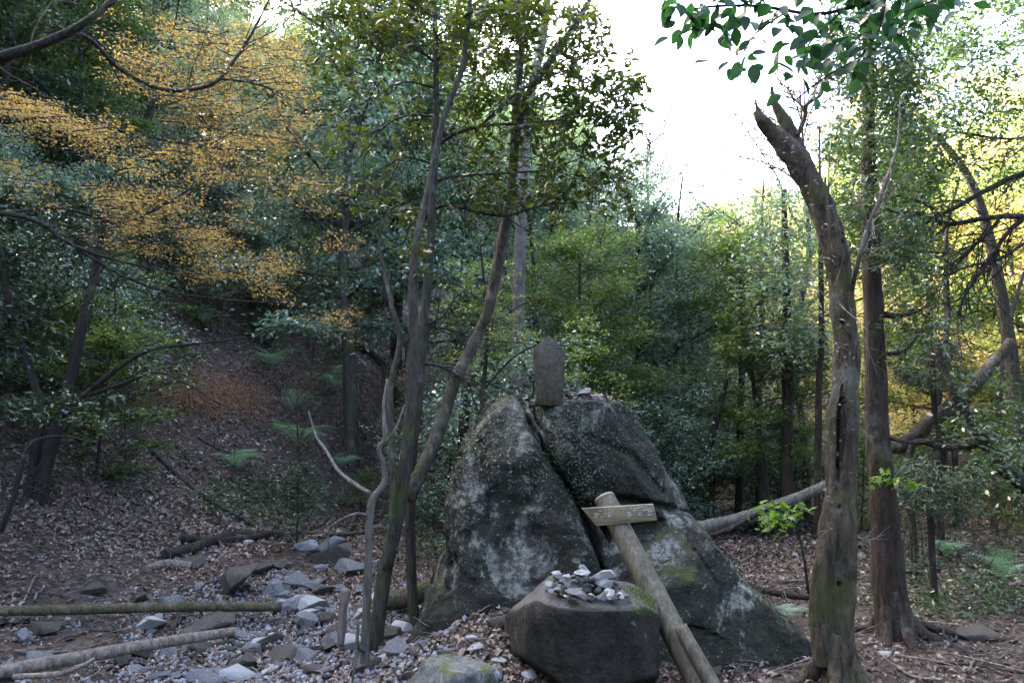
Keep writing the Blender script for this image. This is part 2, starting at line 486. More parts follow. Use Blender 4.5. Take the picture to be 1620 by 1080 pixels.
# ------------------------------------------------------------------ ground sheet
def axis(n, near, far, c=0.0):
    s = np.linspace(-1, 1, n)
    k = 5.2
    a = np.sinh(k * s) / math.sinh(k) * far
    return a * 1.0 + c
xs = axis(340, 0, 170, 0.0)
ys = axis(340, 0, 170, 5.5)
X, Yg = np.meshgrid(xs, ys, indexing='ij')
Z = height(X, Yg)
V = np.stack([X, Yg, Z], -1).reshape(-1, 3)
i = np.arange(339)[:, None] * 340; j = np.arange(339)[None]
Q = np.stack([i + j, i + 340 + j, i + 341 + j, i + j + 1], -1).reshape(-1, 4)
obj('ground', mesh_np('ground', V, Q, [M['ground']], smooth=True), kind='structure')

# ------------------------------------------------------------------ rocks
def ico(sub):
    import bmesh
    bm = bmesh.new(); bmesh.ops.create_icosphere(bm, subdivisions=sub, radius=1.0)
    V = np.array([v.co[:] for v in bm.verts]); T = np.array([[v.index for v in f.verts] for f in bm.faces]); bm.free()
    return V, T
ICO3, ICO4, ICO5 = ico(3), ico(4), ico(5)

def facet_rock(seed, ic, nplanes=14, flat=.7, rough=.03, k=22.0, extra=None):
    r = np.random.default_rng(seed)
    D, T = ic
    N = r.normal(size=(nplanes, 3)); N /= np.linalg.norm(N, axis=1)[:, None]
    d = r.uniform(.62, .95, nplanes)
    if extra is not None:
        e = np.array([x[:3] for x in extra], float); dd = np.array([x[3] for x in extra]); ln = np.linalg.norm(e, axis=1)
        N = np.vstack([N, e / ln[:, None]]); d = np.concatenate([d, dd])
    q = (D @ N.T) / d
    rad = 1 / (np.log(np.exp(k * np.clip(q, 0, None)).sum(1)) / k)
    V = D * rad[:, None]
    V = V + D * (rough * 2.4 * fbm3(V * 3 + seed * 1.7, 4))[:, None]
    V[:, 2] *= flat
    return V, T

ROCKS = {}
def rock_mesh(kind, seed, ic=ICO3, **kw):
    V, T = facet_rock(seed, ic, **kw)
    return mesh_np('stone', V, T, [M[kind]], smooth=True)

def hull_stone(kind, seed, n=13, flat=.65, bev=.07):
    import bmesh
    r = np.random.default_rng(seed)
    p = r.normal(size=(n, 3)); p /= np.linalg.norm(p, axis=1)[:, None]; p *= r.uniform(.8, 1.08, (n, 1)); p[:, 2] *= flat
    p -= (p.max(0) + p.min(0)) / 2; p[:, :2] /= np.abs(p[:, :2]).max(0)
    bm = bmesh.new()
    for q in p: bm.verts.new(q)
    e = bmesh.ops.convex_hull(bm, input=bm.verts)
    bmesh.ops.delete(bm, geom=[v for v in bm.verts if not v.link_faces], context='VERTS')
    bmesh.ops.dissolve_limit(bm, angle_limit=.3, verts=bm.verts, edges=bm.edges)
    bmesh.ops.bevel(bm, geom=list(bm.edges), offset=bev, segments=2, affect='EDGES', profile=.6)
    bmesh.ops.triangulate(bm, faces=bm.faces)
    for v in bm.verts:
        c = np.array(v.co[:])[None]; d = float(.05 * n3(c * 2.5 + seed)[0] + .03 * n3(c * 7 + seed)[0]); v.co *= 1 + d
    me = bpy.data.meshes.new('stone'); bm.to_mesh(me); bm.free(); me.materials.append(M[kind])
    return me

# ---- big split boulder
def loft(rows, nz=230, nf=330, seed=0, amp=.09, expo=3.3):
    """rows: (py, xl, xr, yfront, depth)"""
    rows = np.array(rows, float)
    t = np.linspace(0, 1, nz); s = np.linspace(0, 1, len(rows))
    A = np.stack([np.interp(t, s, rows[:, k]) for k in range(5)], 1)
    V = []
    a = np.linspace(0, 2 * np.pi, nf, endpoint=False)
    ca, sa = np.cos(a), np.sin(a)
    for k in range(nz):
        py, xl, xr, yf, dp = A[k]
        ym = yf + dp * .45
        L = P(xl, py, ym); Rr = P(xr, py, ym)
        cx = (L[0] + Rr[0]) / 2; hw = (Rr[0] - L[0]) / 2
        x = cx + hw * np.sign(ca) * np.abs(ca) ** (2 / expo)
        y = yf + dp / 2 - dp / 2 * np.sign(sa) * np.abs(sa) ** (2 / expo)
        V.append(np.stack([x, y, np.full(nf, L[2])], 1))
    V = np.vstack(V)
    C = np.repeat(np.array([V[k * nf:(k + 1) * nf].mean(0) for k in range(nz)]), nf, 0)
    d = V - C; ln = np.linalg.norm(d, axis=1)[:, None] + 1e-6; d /= ln
    big = fbm3(V * 1.5 + seed * 5.1, 3); rid = np.abs(n3(V * 2.7 + seed)) ; sm = fbm3(V * 7 + seed, 4)
    vz = n3(V * np.array([1.3, 1.3, 3.2]) + seed * 2); disp = amp * (1.1 * big - .9 * (rid - .13) + .4 * vz) + .035 * sm + .012 * fbm3(V * 24, 2) - .05 * np.clip(.035 - np.abs(n3(V * 1.9 + 40 + seed)), 0, 1) / .035
    disp *= np.clip(ln[:, 0] / .12, 0, 1)
    V = V + d * disp[:, None]
    rr4 = np.random.default_rng(seed + 50)
    for q in range(46):      # planar spalls
        nn = rr4.normal(size=3); nn[1] = -abs(nn[1]) * 1.1; nn[2] = nn[2] * .6 + .25; nn /= np.linalg.norm(nn)
        dp = V @ nn; lim = np.quantile(dp, rr4.uniform(.965, .996)) if q % 3 else dp.max() - rr4.uniform(.03, .10)
        V = V - nn * (np.clip(dp - lim, 0, .13) * .92)[:, None]
    V = V + d * (.03 * fbm3(V * 8 + seed, 5) * np.clip(ln[:, 0] / .12, 0, 1))[:, None]
    V[:, 2] += .02 * n3(V * 3 + 9)
    # the diagonal crack and the ledge, worn into the stone
    zz_ = V[:, 2] - EYE; dd_ = V[:, 1] * math.cos(PITCH) + zz_ * math.sin(PITCH)
    sx = 810 + F * V[:, 0] / dd_; sy = 540 - F * (-V[:, 1] * math.sin(PITCH) + zz_ * math.cos(PITCH)) / dd_
    for line, wd, dep in (([(824, 630), (838, 668), (862, 712), (884, 748), (912, 792), (930, 835), (948, 880), (962, 925)], 5.5, .20), ([(925, 800), (975, 788), (1040, 800), (1088, 812)], 5, .07),
                          ([(760, 700), (775, 760), (770, 830)], 4, .03), ([(1100, 870), (1140, 930), (1150, 1000)], 4, .03), ([(930, 690), (1000, 720), (1050, 780)], 5, .035)):
        L_ = np.array(line, float); best = np.full(len(V), 1e9)
        for a_, b_ in zip(L_[:-1], L_[1:]):
            ab = b_ - a_; t_ = np.clip(((sx - a_[0]) * ab[0] + (sy - a_[1]) * ab[1]) / (ab @ ab), 0, 1)
            best = np.minimum(best, np.hypot(sx - a_[0] - t_ * ab[0], sy - a_[1] - t_ * ab[1]))
        best = best + 5 * n3(V * 9 + 2)
        V[:, 1] += dep * np.exp(-(np.clip(best, 0, None) / wd) ** 2)
    i = np.arange(nz - 1)[:, None] * nf; j = np.arange(nf)[None]; j2 = (j + 1) % nf
    Q = np.stack([i + j, i + nf + j, i + nf + j2, i + j2], -1).reshape(-1, 4)
    top = V[:nf].mean(0); m = len(V); V = np.vstack([V, top])
    e = [[m, j, j + 1, (j + 2) % nf] for j in range(0, nf, 2)]
    Q = np.vstack([Q, e])
    return V, Q

boulder = thing('split_boulder', 'huge mossy boulder split by a diagonal crack, carrying the pointed stone tablet', 'boulder', (0.4, 5.3, 0))
left_rows = [(624, 783, 808, 5.35, .25), (628, 772, 820, 5.2, .5), (640, 760, 836, 5.1, .75), (680, 744, 860, 5.0, .95), (720, 732, 880, 4.95, 1.1), (780, 709, 910, 4.9, 1.2),
             (860, 706, 962, 4.82, 1.3), (900, 690, 976, 4.76, 1.35), (950, 672, 985, 4.7, 1.4), (1000, 655, 990, 4.6, 1.5), (1065, 638, 990, 4.5, 1.6), (1130, 625, 1000, 4.45, 1.6)]
right_rows = [(630, 868, 950, 5.3, .4), (633, 840, 968, 5.12, .7), (642, 828, 988, 5.04, .9), (665, 832, 1006, 4.99, 1.0), (700, 848, 1026, 4.95, 1.1), (740, 868, 1052, 4.93, 1.15),
              (775, 886, 1080, 4.90, 1.2), (795, 908, 1092, 4.99, 1.2), (825, 945, 1090, 5.25, 1.2), (900, 985, 1105, 5.4, 1.1), (1000, 1000, 1140, 5.4, 1.1), (1130, 1010, 1150, 5.4, 1.1)]
slab_rows = [(806, 1035, 1078, 5.2, .3), (811, 985, 1088, 5.0, .5), (822, 955, 1104, 4.86, .8), (850, 946, 1124, 4.80, .9), (900, 948, 1160, 4.74, 1.0), (950, 952, 1212, 4.66, 1.1),
             (1000, 956, 1260, 4.54, 1.15), (1050, 960, 1306, 4.42, 1.2), (1090, 965, 1345, 4.32, 1.25), (1140, 970, 1390, 4.24, 1.25)]
blocks = []
for rows, sd_, am in ((left_rows, 6, .075), (right_rows, 2, .06), (slab_rows, 3, .065)):
    Vb, Qb = loft(rows, seed=sd_, amp=am, expo=5.0 if sd_ == 6 else 3.3)
    blocks.append((Vb, Qb))
    o = obj('rock_block', mesh_np('rock_block', Vb - np.array([.4, 5.3, 0]), Qb, [M['rock']], smooth=True), boulder)

# creeping fern on the boulder
def face_data(V, Q):
    c = V[Q].mean(1); n = np.cross(V[Q[:, 2]] - V[Q[:, 0]], V[Q[:, 3]] - V[Q[:, 1]])
    a = np.linalg.norm(n, axis=1); return c, n / (a[:, None] + 1e-12), a / 2
acc = Acc()
for bi, (Vb, Qb) in enumerate(blocks):
    c, n, a = face_data(Vb, Qb)
    ctr = Vb.mean(0)
    sgn = np.sign(((c - ctr) * n).sum(1)); n = n * sgn[:, None]
    nn = fbm3(c * 2.4 + 3, 4)
    px = 810 + F * c[:, 0] / c[:, 1]; pz = c[:, 2]
    if bi == 0: mask = np.clip((pz - .75) * 1.6, .02, 1) * (nn > .0)
    elif bi == 1: mask = 1.6 * (nn > -.16) * (pz > .8) * np.clip((1.25 - c[:, 0]) * 3, 0.05, 1) * np.where(c[:, 0] > .55, .3, 1)
    else: mask = .25 * (nn > .12)
    pr = a * mask * (n[:, 1] < .3)
    cnt = [4500, 8000, 900][bi]
    k = rng.choice(len(c), cnt, p=pr / pr.sum())
    p = c[k] + rng.normal(0, .006, (cnt, 3)) + n[k] * .012
    nr = n[k] + rng.normal(0, .45, (cnt, 3)) + np.array([0, 0, .5]); dr = np.cross(nr, rng.normal(size=(cnt, 3)))
    acc.add(*scatter(LS, p, dr, nr, rng.uniform(.007, .02, cnt), rng.uniform(.006, .015, cnt)))
me = acc.mesh('creeping_fern', M['creeper'], False); me.transform(Matrix.Translation((-.4, -5.3, 0)))
obj('creeping_fern', me, boulder, kind='stuff')

# ---- stone tablet
def extrude_poly(pts, y0, y1, bev=.005):
    n = len(pts); pts = np.asarray(pts, float); c = pts.mean(0)
    ins = c + (pts - c) * (1 - bev / np.linalg.norm(pts - c, axis=1))[:, None]
    rings = [(ins, y0), (pts, y0 + bev), (pts, y1 - bev), (ins, y1)]
    V = np.vstack([np.stack([r[:, 0], np.full(n, y), r[:, 1]], 1) for r, y in rings] + [[[c[0], y0, c[1]]], [[c[0], y1, c[1]]]])
    Q = []
    for k in range(3):
        for j in range(n): Q.append([k * n + j, k * n + (j + 1) % n, (k + 1) * n + (j + 1) % n, (k + 1) * n + j])
    m = 4 * n
    for j in range(0, n, 2): Q.append([m, (j + 2) % n, (j + 1) % n, j]); Q.append([m + 1, 3 * n + j, 3 * n + (j + 1) % n, 3 * n + (j + 2) % n])
    return V, np.array(Q)
YT = 5.22
ref = P(868, 634, YT)
tp = []
for px, py in [(850, 640), (848, 615), (846, 590), (843.5, 570), (843, 558), (847, 550), (853, 543), (860, 537.5), (867.5, 531.5), (875, 537.5), (883, 544), (889, 551), (893, 559), (893, 572), (892, 590), (891, 615), (889, 640), (870, 642)]:
    q = P(px, py, YT) - ref; tp.append((q[0], q[2]))
tablet = thing('stone_tablet', 'pointed brown stone tablet standing upright on top of the split boulder', 'stone marker', tuple(ref))
Vt, Qt = extrude_poly(tp, -.05, .05)
obj('slab', mesh_np('tablet', Vt, Qt, [M['stone_tablet']]), tablet)
# ---- small flat-topped boulder in front
sb = thing('flat_topped_boulder', 'dark flat-topped boulder with a heap of little stones on it', 'boulder', (0.42, 4.2, .34))
Vs, Ts = facet_rock(5, ICO5, nplanes=2, flat=1, rough=.018, k=70, extra=[(.02, -.12, 1, .70), (.03, -1, -.08, .80), (0, 1, .1, .8), (-1, -.25, .0, .90), (-.75, .1, .75, .93), (1, -.15, -.05, .92), (.7, -.1, .8, .93), (-.62, -.35, -.75, .80), (.35, -.5, -1, .86), (0, 0, -1, .95), (.8, -.75, .1, .97), (-.8, -.8, .25, .93)])
Vs = Vs * np.array([.42, .34, .345])
obj('rock_block', mesh_np('flat_boulder', Vs, Ts, [M['rock_dark']], smooth=True), sb)
TOPZ = .572

# ---- mossy rock bottom
mr = obj('mossy_rock', mesh_np('mossy_rock', facet_rock(21, ICO5, 8, 1, .05, 18, extra=[(0, -.1, 1, .6), (0, -1, .1, .8)])[0] * [.215, .18, .26], ICO5[1], [M['rock_moss']], smooth=True))
mr.location = (-.27, 3.74, .19); mr['label'] = 'low rock with a bright moss cap at the foot of the split boulder'; mr['category'] = 'rock'

# moss cushion on the right corner of its top
acc = Acc(); cV = Vs[Ts].mean(1) + [.42, 4.2, .34]
okf = (cV[:, 2] > .5) & (cV[:, 0] > .62) & (cV[:, 1] < 4.25)
cc = cV[okf][rng.integers(0, max(1, okf.sum()), 1500)] + rng.normal(0, .008, (1500, 3)) - [.42, 4.2, .34]
acc.add(*scatter(LS, cc, rng.normal(0, 1, (1500, 3)) + [0, 0, .8], rng.normal(0, 1, (1500, 3)), rng.uniform(.006, .014, 1500), .006))
M['moss'] = leaf_mat('moss_green', [(.05, .075, .014), (.08, .11, .02), (.03, .05, .012)], .8, .2, .2)
obj('moss_cushion', acc.mesh('moss_cushion', M['moss'], False), sb, kind='stuff')

# ------------------------------------------------------------------ sign post
post = thing('signpost', 'leaning round wooden post with an arrow-shaped board and faded writing', 'signpost', tuple(P(1110, 1075, 4.12)))
base = np.array(post.location)
pt, pb_ = P(957, 789, 4.62), P(1122, 1110, 4.02)
path = catmull([pt, (pt + pb_) / 2 + np.array([.004, 0, 0]), pb_], 40)
Vp, Qp = tube(path - base, np.linspace(.064, .074, 40), 20, .012, False)
obj('post', mesh_np('post', Vp, Qp, [M['post_wood']], smooth=True), post)
ax = (pt - pb_) / np.linalg.norm(pt - pb_)
Vc, Qc = tube(np.array([pt - ax * .004, pt + ax * .012, pt + ax * .016]) - base, [.0655, .064, .058], 20, 0)
obj('post_end', mesh_np('post_end', Vc, Qc, [M['end_wood']], smooth=False), post)
# board
YB = 4.455
bp = [P(920, 804, YB), P(1034, 797, YB), P(1040, 823, YB), P(943, 832, YB)]
bp = [b - base for b in bp]
th = np.array([0, .028, 0])
Vb2 = np.array(bp + [b + th for b in bp]); ctr = Vb2.mean(0)
Qb2 = np.array([[0, 3, 2, 1], [4, 5, 6, 7], [0, 1, 5, 4], [1, 2, 6, 5], [2, 3, 7, 6], [3, 0, 4, 7]])
ob = obj('sign_board', mesh_np('sign_board', Vb2, Qb2, [M['board_wood']]), post)
bv = ob.modifiers.new('b', 'BEVEL'); bv.width = .003; bv.segments = 2
# faded strokes, in board pixel coordinates as in the photograph
marks = [(940, 812, 946, 812.4), (941, 816, 941.5, 819), (943.5, 812, 944, 819), (944.5, 812.5, 948, 812.8), (956, 805.6, 958, 805.8), (962, 805.4, 964.5, 805.3), (957, 812, 960, 811.8), (962, 811, 967, 810.6),
         (961.5, 816, 967, 815.2), (964, 813, 963, 818), (948, 807.5, 951, 807.3), (967.5, 807, 970, 806.6), (992, 810, 998, 809.4), (993, 813, 998, 812.6), (992, 816, 999, 814.5), (995, 809, 999, 814.5),
         (1001, 807.6, 1006, 806.8), (1003, 804.5, 1010, 802.6), (1011, 811, 1011, 814.5), (1011, 811, 1014.5, 810.2), (1011, 814.6, 1016, 813.6), (1017, 807, 1022, 806), (1020, 806, 1029, 805.2), (1009, 802, 1024, 800.8), (950, 818, 953, 817.6), (997, 803.6, 1000, 803.2)]
am_, av_ = Acc(), Acc()
def strokes(acc_, lst, wd):
    for (x0, y0, x1, y1) in lst:
        a, b = P(x0, y0, YB - .0025) - base, P(x1, y1, YB - .0025) - base
        d = (b - a) / (np.linalg.norm(b - a) + 1e-9); nrm = np.array([-d[2], 0, d[0]]) * wd
        acc_.add([a - nrm, b - nrm, b + nrm, a + nrm], [[0, 1, 2, 3]])
strokes(am_, marks, .0016)
strokes(av_, [(1025, 809, 1027.5, 808.7), (1029, 808.6, 1031.5, 808.3), (1025, 813, 1027, 814.5), (1028, 812.5, 1030.5, 813.5)], .0035)
obj('lettering', am_.mesh('lettering', M['white_paint'], False), post)
obj('emblem', av_.mesh('emblem', M['violet_paint'], False), post)
for (x, y) in ((983, 806.5), (990.5, 822)):
    c = P(x, y, YB) - base
    v, q = tube([c + [0, -.005, 0], c + [0, .01, 0]], [.004, .004], 8)
    obj('nail', mesh_np('nail', v, q, [M['nail']]), post)
# half-round stake fixed beside the post
a, b = P(1076, 990, 4.10), P(1136, 1100, 3.96)
Vh, Qh = tube(catmull([a, b], 20), np.linspace(.036, .044, 20), 14, .02)
st = obj('support_stake', mesh_np('stake', Vh - a, Qh, [M['post_wood']], smooth=True)); st.location = a
st['label'] = 'short round stake leaning against the lower end of the signpost'; st['category'] = 'stake'

# ------------------------------------------------------------------ cairn stones on the flat boulder
rr0 = np.random.default_rng(77)
cairn = [ # px, py(center), w, h, mat
 (912, 938, 32, 14, 'stone_grey'), (934, 922, 26, 20, 'stone_brown'), (953, 942, 13, 14, 'stone_grey'), (892, 934, 13, 13, 'stone_brown'), (872, 925, 16, 12, 'stone_pale'), (880, 908, 14, 11, 'stone_pale'),
 (879, 917, 9, 6, 'stone_grey'), (897, 914, 10, 10, 'stone_pale'), (887, 921, 8, 8, 'stone_grey'), (905, 922, 17, 7, 'stone_grey'), (918, 915, 12, 9, 'stone_grey'), (921, 907, 22, 9, 'stone_pale'), (922, 902, 15, 5, 'stone_pale'),
 (922.5, 897, 10, 7, 'stone_pale'), (907, 912, 16, 9, 'stone_grey'), (938, 915, 14, 10, 'stone_grey'), (954, 922, 21, 17, 'stone_pale'), (956, 907, 25, 13, 'stone_pale'), (974, 930, 13, 9, 'stone_brown'), (975, 923, 8, 7, 'stone_grey'),
 (947, 933, 10, 10, 'stone_grey'), (962, 938, 11, 8, 'stone_grey'), (988, 942, 12, 7, 'stone_grey'), (983, 936, 14, 8, 'stone_grey'), (867, 933, 9, 6, 'stone_brown'), (900, 928, 8, 8, 'stone_brown'), (928, 933, 12, 10, 'stone_brown'),
 (945, 925, 9, 8, 'stone_grey'), (895, 943, 8, 3, 'stone_pale'), (907, 946, 9, 3, 'stone_grey'), (925, 947, 8, 3, 'stone_grey'), (962, 946, 8, 3, 'stone_pale'), (974, 946, 9, 3, 'stone_grey')]
for _ in range(26):
    cairn.append((rr0.uniform(868, 990), rr0.uniform(932, 946), rr0.uniform(6, 13), rr0.uniform(5, 9), ['stone_grey', 'stone_brown', 'stone_pale'][rr0.integers(3)]))
clab = {5: 'small pale stone topping the leftmost little pile on the flat-topped boulder', 13: 'tiny pale pebble at the very top of the central pile on the flat-topped boulder',
        17: 'smooth pale oval stone balanced on a rounder pale stone in the heap', 16: 'rounded pale stone carrying the balanced oval stone in the heap',
        0: 'widest grey stone at the front of the heap on the flat-topped boulder', 1: 'brown wedge-shaped stone standing upright in the middle of the heap',
        11: 'flat pale stone in the central pile, second layer from its top pair', 12: 'thin pale flake just under the topmost pebble of the central pile'}
cm = {}
mound = []
for _ in range(44):
    dx, dy = rr0.normal(0, .085), rr0.normal(0, .05)
    hh = .105 * max(0, 1 - (dx / .2) ** 2 - (dy / .13) ** 2)
    mound.append((.405 + dx, 4.1 + dy, TOPZ - .012 + hh * rr0.uniform(.3, .9), rr0.uniform(.018, .04)))
for k, (x, y, z, r_) in enumerate(mound):
    mt = ['stone_grey', 'stone_grey', 'stone_brown', 'stone_pale'][rr0.integers(4)]
    key = (mt, k % 7)
    if key not in cm: cm[key] = hull_stone(mt, 60 + k, 12, 1.0, .08)
    o = obj('cairn_stone', cm[key]); o.location = (x, y, z); o.scale = (r_, r_ * rr0.uniform(.6, .9), r_ * rr0.uniform(.35, .7)); o.rotation_euler = (rr0.uniform(-.4, .4), rr0.uniform(-.4, .4), rr0.uniform(0, 6))
    tone = {'stone_grey': 'grey', 'stone_brown': 'brown', 'stone_pale': 'pale'}[mt]
    o['category'] = 'stone'; o['group'] = f'{tone} chips packed into the heap on the flat-topped boulder'; o['label'] = f'{tone} angular chip packed into the heap on the flat-topped boulder'
for k, (px, py, w_, h_, mt) in enumerate(cairn):
    yy = 4.05 + (k % 5) * .015
    if py + h_ / 2 > 931: yy = min(4.2, (1.6 - TOPZ - .004) * F / (py + h_ / 2 - 640) + .012)
    c = P(px, py, yy)
    key = (mt, k % 7)
    if key not in cm: cm[key] = hull_stone(mt, 40 + k, 13, 1.0, .10)
    o = obj('cairn_stone', cm[key]); s = yy / F * .66
    o.scale = (w_ * s, w_ * s * .8, h_ * s); 
    o.location = c; o.rotation_euler = (rng.uniform(-.12, .12), rng.uniform(-.2, .2), rng.uniform(0, 6.3))
    if abs(w_ - h_) > 6: o.rotation_euler[2] = rng.uniform(-.4, .4)
    o['category'] = 'stone'; o['group'] = 'little stones heaped on the flat-topped boulder'
    tone = {'stone_grey': 'grey', 'stone_brown': 'brown', 'stone_pale': 'pale'}[mt]
    o['label'] = clab.get(k, f'{"thin" if h_ < 5 else "small"} {tone} stone in the heap on the flat-topped boulder')

# ------------------------------------------------------------------ stones in the stream bed
stone_meshes = {m: [hull_stone(m, 100 + 10 * a + k, 11 + 2 * (k % 4), .62) for k in range(6)] for a, m in enumerate(['stone_grey', 'stone_pale', 'stone_brown'])}
def put_stone(p, size, mt, label, group=None, k=None, sc=(1, 1, 1), rz=None, sink=.5):
    o = obj('stone', stone_meshes[mt][k if k is not None else rng.integers(6)])
    o.scale = (size * sc[0], size * sc[1], size * sc[2])
    o.location = (p[0], p[1], p[2] + size * .65 * sc[2] * (1 - sink) * .8)
    o.rotation_euler = (rng.uniform(-.25, .25), rng.uniform(-.25, .25), rng.uniform(0, 6.28) if rz is None else rz)
    o['label'] = label; o['category'] = 'stone'
    if group: o['group'] = group
    return o
named = [ # px, py base, width px, height/width scale, mat, label
 (522, 890, 70, 1.0, 'stone_brown', 'large dark wedge-shaped rock behind the stony stream bed, under the dead branch'),
 (520, 872, 62, .8, 'stone_grey', 'grey angular rock leaning on the dark wedge-shaped rock'),
 (487, 868, 46, .7, 'stone_pale', 'pale tilted rock left of the grey leaning rock'),
 (560, 905, 56, .6, 'stone_grey', 'flat grey slab close behind the twin dark stems'),
 (375, 935, 82, .95, 'stone_brown', 'big brown rock on the bank above the mossy log'),
 (437, 942, 48, .8, 'stone_grey', 'bluish grey triangular stone just above the right end of the mossy log'),
 (470, 955, 50, .45, 'stone_pale', 'whitish flat stone touching the right end of the mossy log'),
 (485, 975, 32, .8, 'stone_pale', 'rounded pale stone below the whitish flat stone'),
 (508, 968, 24, .7, 'stone_grey', 'small grey stone left of the upright broken pale stick'),
 (322, 1000, 100, .45, 'stone_brown', 'broad dark rock lying underneath the mossy log'),
 (378, 1010, 36, .9, 'stone_grey', 'grey cube-like stone at the end of the long pale log'),
 (268, 1035, 40, .8, 'stone_grey', 'light grey stone in front of the long pale log'),
 (325, 1078, 62, .6, 'stone_grey', 'pale blue-grey block at the bottom edge of the photo'),
 (395, 1080, 50, .6, 'stone_grey', 'grey block beside the pale blue-grey block, bottom edge'),
 (530, 880, 30, .7, 'stone_brown', 'brown stone wedged between the rocks behind the stream bed'),
 (637, 1000, 36, 1.0, 'stone_pale', 'bright pale pointed stone at the foot of the slender grey tree'),
 (790, 990, 38, .85, 'stone_brown', 'rounded buff stone in the litter between split boulder and flat boulder'),
 (790, 1048, 26, .5, 'stone_pale', 'white flattish stone in the litter left of the flat boulder'),
 (752, 1028, 30, .5, 'stone_pale', 'pale stone just behind the moss-capped rock'),
 (1130, 1068, 30, .9, 'stone_brown', 'brown stone wedged behind the support stake'),
 (882, 1072, 34, .9, 'stone_grey', 'pointed grey stone under the left front of the flat boulder'),
 (60, 1050, 44, .7, 'stone_grey', 'grey stone beside the long pale log near the left edge'),
 (70, 1000, 52, .7, 'stone_brown', 'brown stone under the mossy log near the left edge'),
 (150, 935, 50, .6, 'stone_brown', 'brown rock half buried in the bank above the log'),
 (215, 950, 40, .6, 'stone_brown', 'dull brown stone on the bank left of the big brown rock'),
 (410, 905, 50, .6, 'stone_brown', 'brown stone among the sticks at the foot of the slope'),
 (300, 895, 44, .6, 'stone_brown', 'brown stone under the dark fallen branch on the slope'),
 (1440, 915, 70, .4, 'stone_brown', 'low flat stone behind the straight cedar trunk'),
 (1545, 1010, 60, .5, 'stone_brown', 'moss-tinged flat stone beside the root right of the cedar'),
]
for k, (px, py, w_, hs, mt, lab) in enumerate(named):
    p = G(px, py)
    put_stone(p, w_ * .5 * p[1] / F, mt, lab, None, k % 6, (1, .8, hs * 1.25), rng.uniform(-.5, .5))
# anonymous stones, by zone of the bed
zones = [((430, 600), (925, 1075), 95, 'stony stream bed beside the broken pale stick'), ((230, 440), (965, 1078), 44, 'stream bed between the two fallen logs'),
         ((0, 230), (975, 1078), 24, 'shaded bank below the mossy log'), ((560, 660), (985, 1078), 20, 'gravel left of the split boulder'),
         ((640, 960), (1000, 1078), 26, 'litter around the flat-topped boulder'), ((280, 620), (850, 935), 38, 'stony foot of the leafy slope'),
         ((1200, 1600), (860, 1060), 14, 'trodden ground on the right')]
for (xa, xb), (ya, yb), n, where in zones:
    for k in range(n):
        px, py = rng.uniform(xa, xb), rng.uniform(ya, yb)
        p = G(px, py)
        wpx = 12 + 36 * rng.random() ** 3.0
        if 'trodden' in where or 'leafy' in where: wpx *= .7
        mt = rng.choice(['stone_grey', 'stone_pale', 'stone_brown'], p=[.45, .15, .4] if xa > 200 and xa < 700 else [.3, .05, .65])
        tone = {'stone_grey': 'grey', 'stone_brown': 'brown', 'stone_pale': 'pale'}[mt]
        big = wpx > 24
        put_stone(p, wpx * .6 * p[1] / F, mt, f'{"fist-sized" if not big else "larger"} {tone} stone in the {where}', f'{"small" if not big else "larger"} {tone} stones in the {where}', None,
                  (1, rng.uniform(.6, 1), rng.uniform(.6, 1.2)))
# gravel
acc = Acc()
gv, gt = ico(1)
n = 9000
gx = rng.normal(-1.4, .9, n * 3); gy = rng.uniform(3.4, 8.0, n * 3)
keep = (n2(gx * 1.3 + 4, gy * 1.3) > -.12) & (gx > -4.5) & (gx < .2)
gx, gy = gx[keep][:n], gy[keep][:n]
gz = height(gx, gy)
sz = rng.uniform(.006, .022, len(gx))
GV = gv[None] * (sz[:, None, None] * rng.uniform(.5, 1.2, (len(gx), 1, 3))) * (1 + .35 * rng.normal(size=(len(gx), len(gv), 1))) + np.stack([gx, gy, gz + sz * .3], -1)[:, None]
GT = gt[None] + (np.arange(len(gx)) * len(gv))[:, None, None]
M['gravel'] = leaf_mat('gravel', [(.06, .06, .07), (.22, .225, .25), (.09, .085, .085), (.34, .34, .37)], .7, 0.0, .3)
obj('gravel', mesh_np('gravel', GV.reshape(-1, 3), GT.reshape(-1, 3), [M['gravel']]), kind='stuff', label='fine grey gravel between the stones of the dry stream bed')

# leaf litter
def litter(n, xf, yf, L0, L1, name, lab):
    x, y = xf(n), yf(n)
    kp = (n2(x * .9 + 7, y * .9 + 1) + .6 * n2(x * 3.1, y * 3.1 + 5) + rng.normal(0, .12, n)) > (-.16 if L1 < .07 else -.34)
    kp &= ~((x > 1.45) & (y < 6.5) & (rng.random(n) > .3))
    x, y = x[kp], y[kp]; n = len(x)
    z = height(x, y)
    p = np.stack([x, y, z + rng.uniform(.002, .02, n)], 1)
    e = .05
    nx = -(height(x + e, y) - z) / e; ny = -(height(x, y + e) - z) / e
    nor = np.stack([nx, ny, np.ones(n)], 1) + rng.normal(0, .35, (n, 3))
    d = rng.normal(size=(n, 3)); d -= nor * ((d * nor).sum(1) / (nor * nor).sum(1))[:, None]
    L = L0 + (L1 - L0) * rng.random(n) ** 1.6
    tplv = LS[0].copy(); tplv[:, 2] *= 2.0
    V, Q = scatter((tplv, LS[1]), p, d, nor, L, L * rng.uniform(.35, .6, n))
    obj(name, mesh_np(name, V, Q, [M['litter']]), kind='stuff', label=lab)
def polar(r0, r1, pw):
    def f(n):
        f.r = r0 + (r1 - r0) * rng.random(n) ** pw; f.a = rng.uniform(-.75, .75, n)
        return f.r * np.sin(f.a)
    return f, (lambda n: f.r * np.cos(f.a))
a, b = polar(2.8, 9, .9); litter(120000, a, b, .014, .062, 'leaf_litter', 'brown fallen leaves strewn over the stream bed and path')
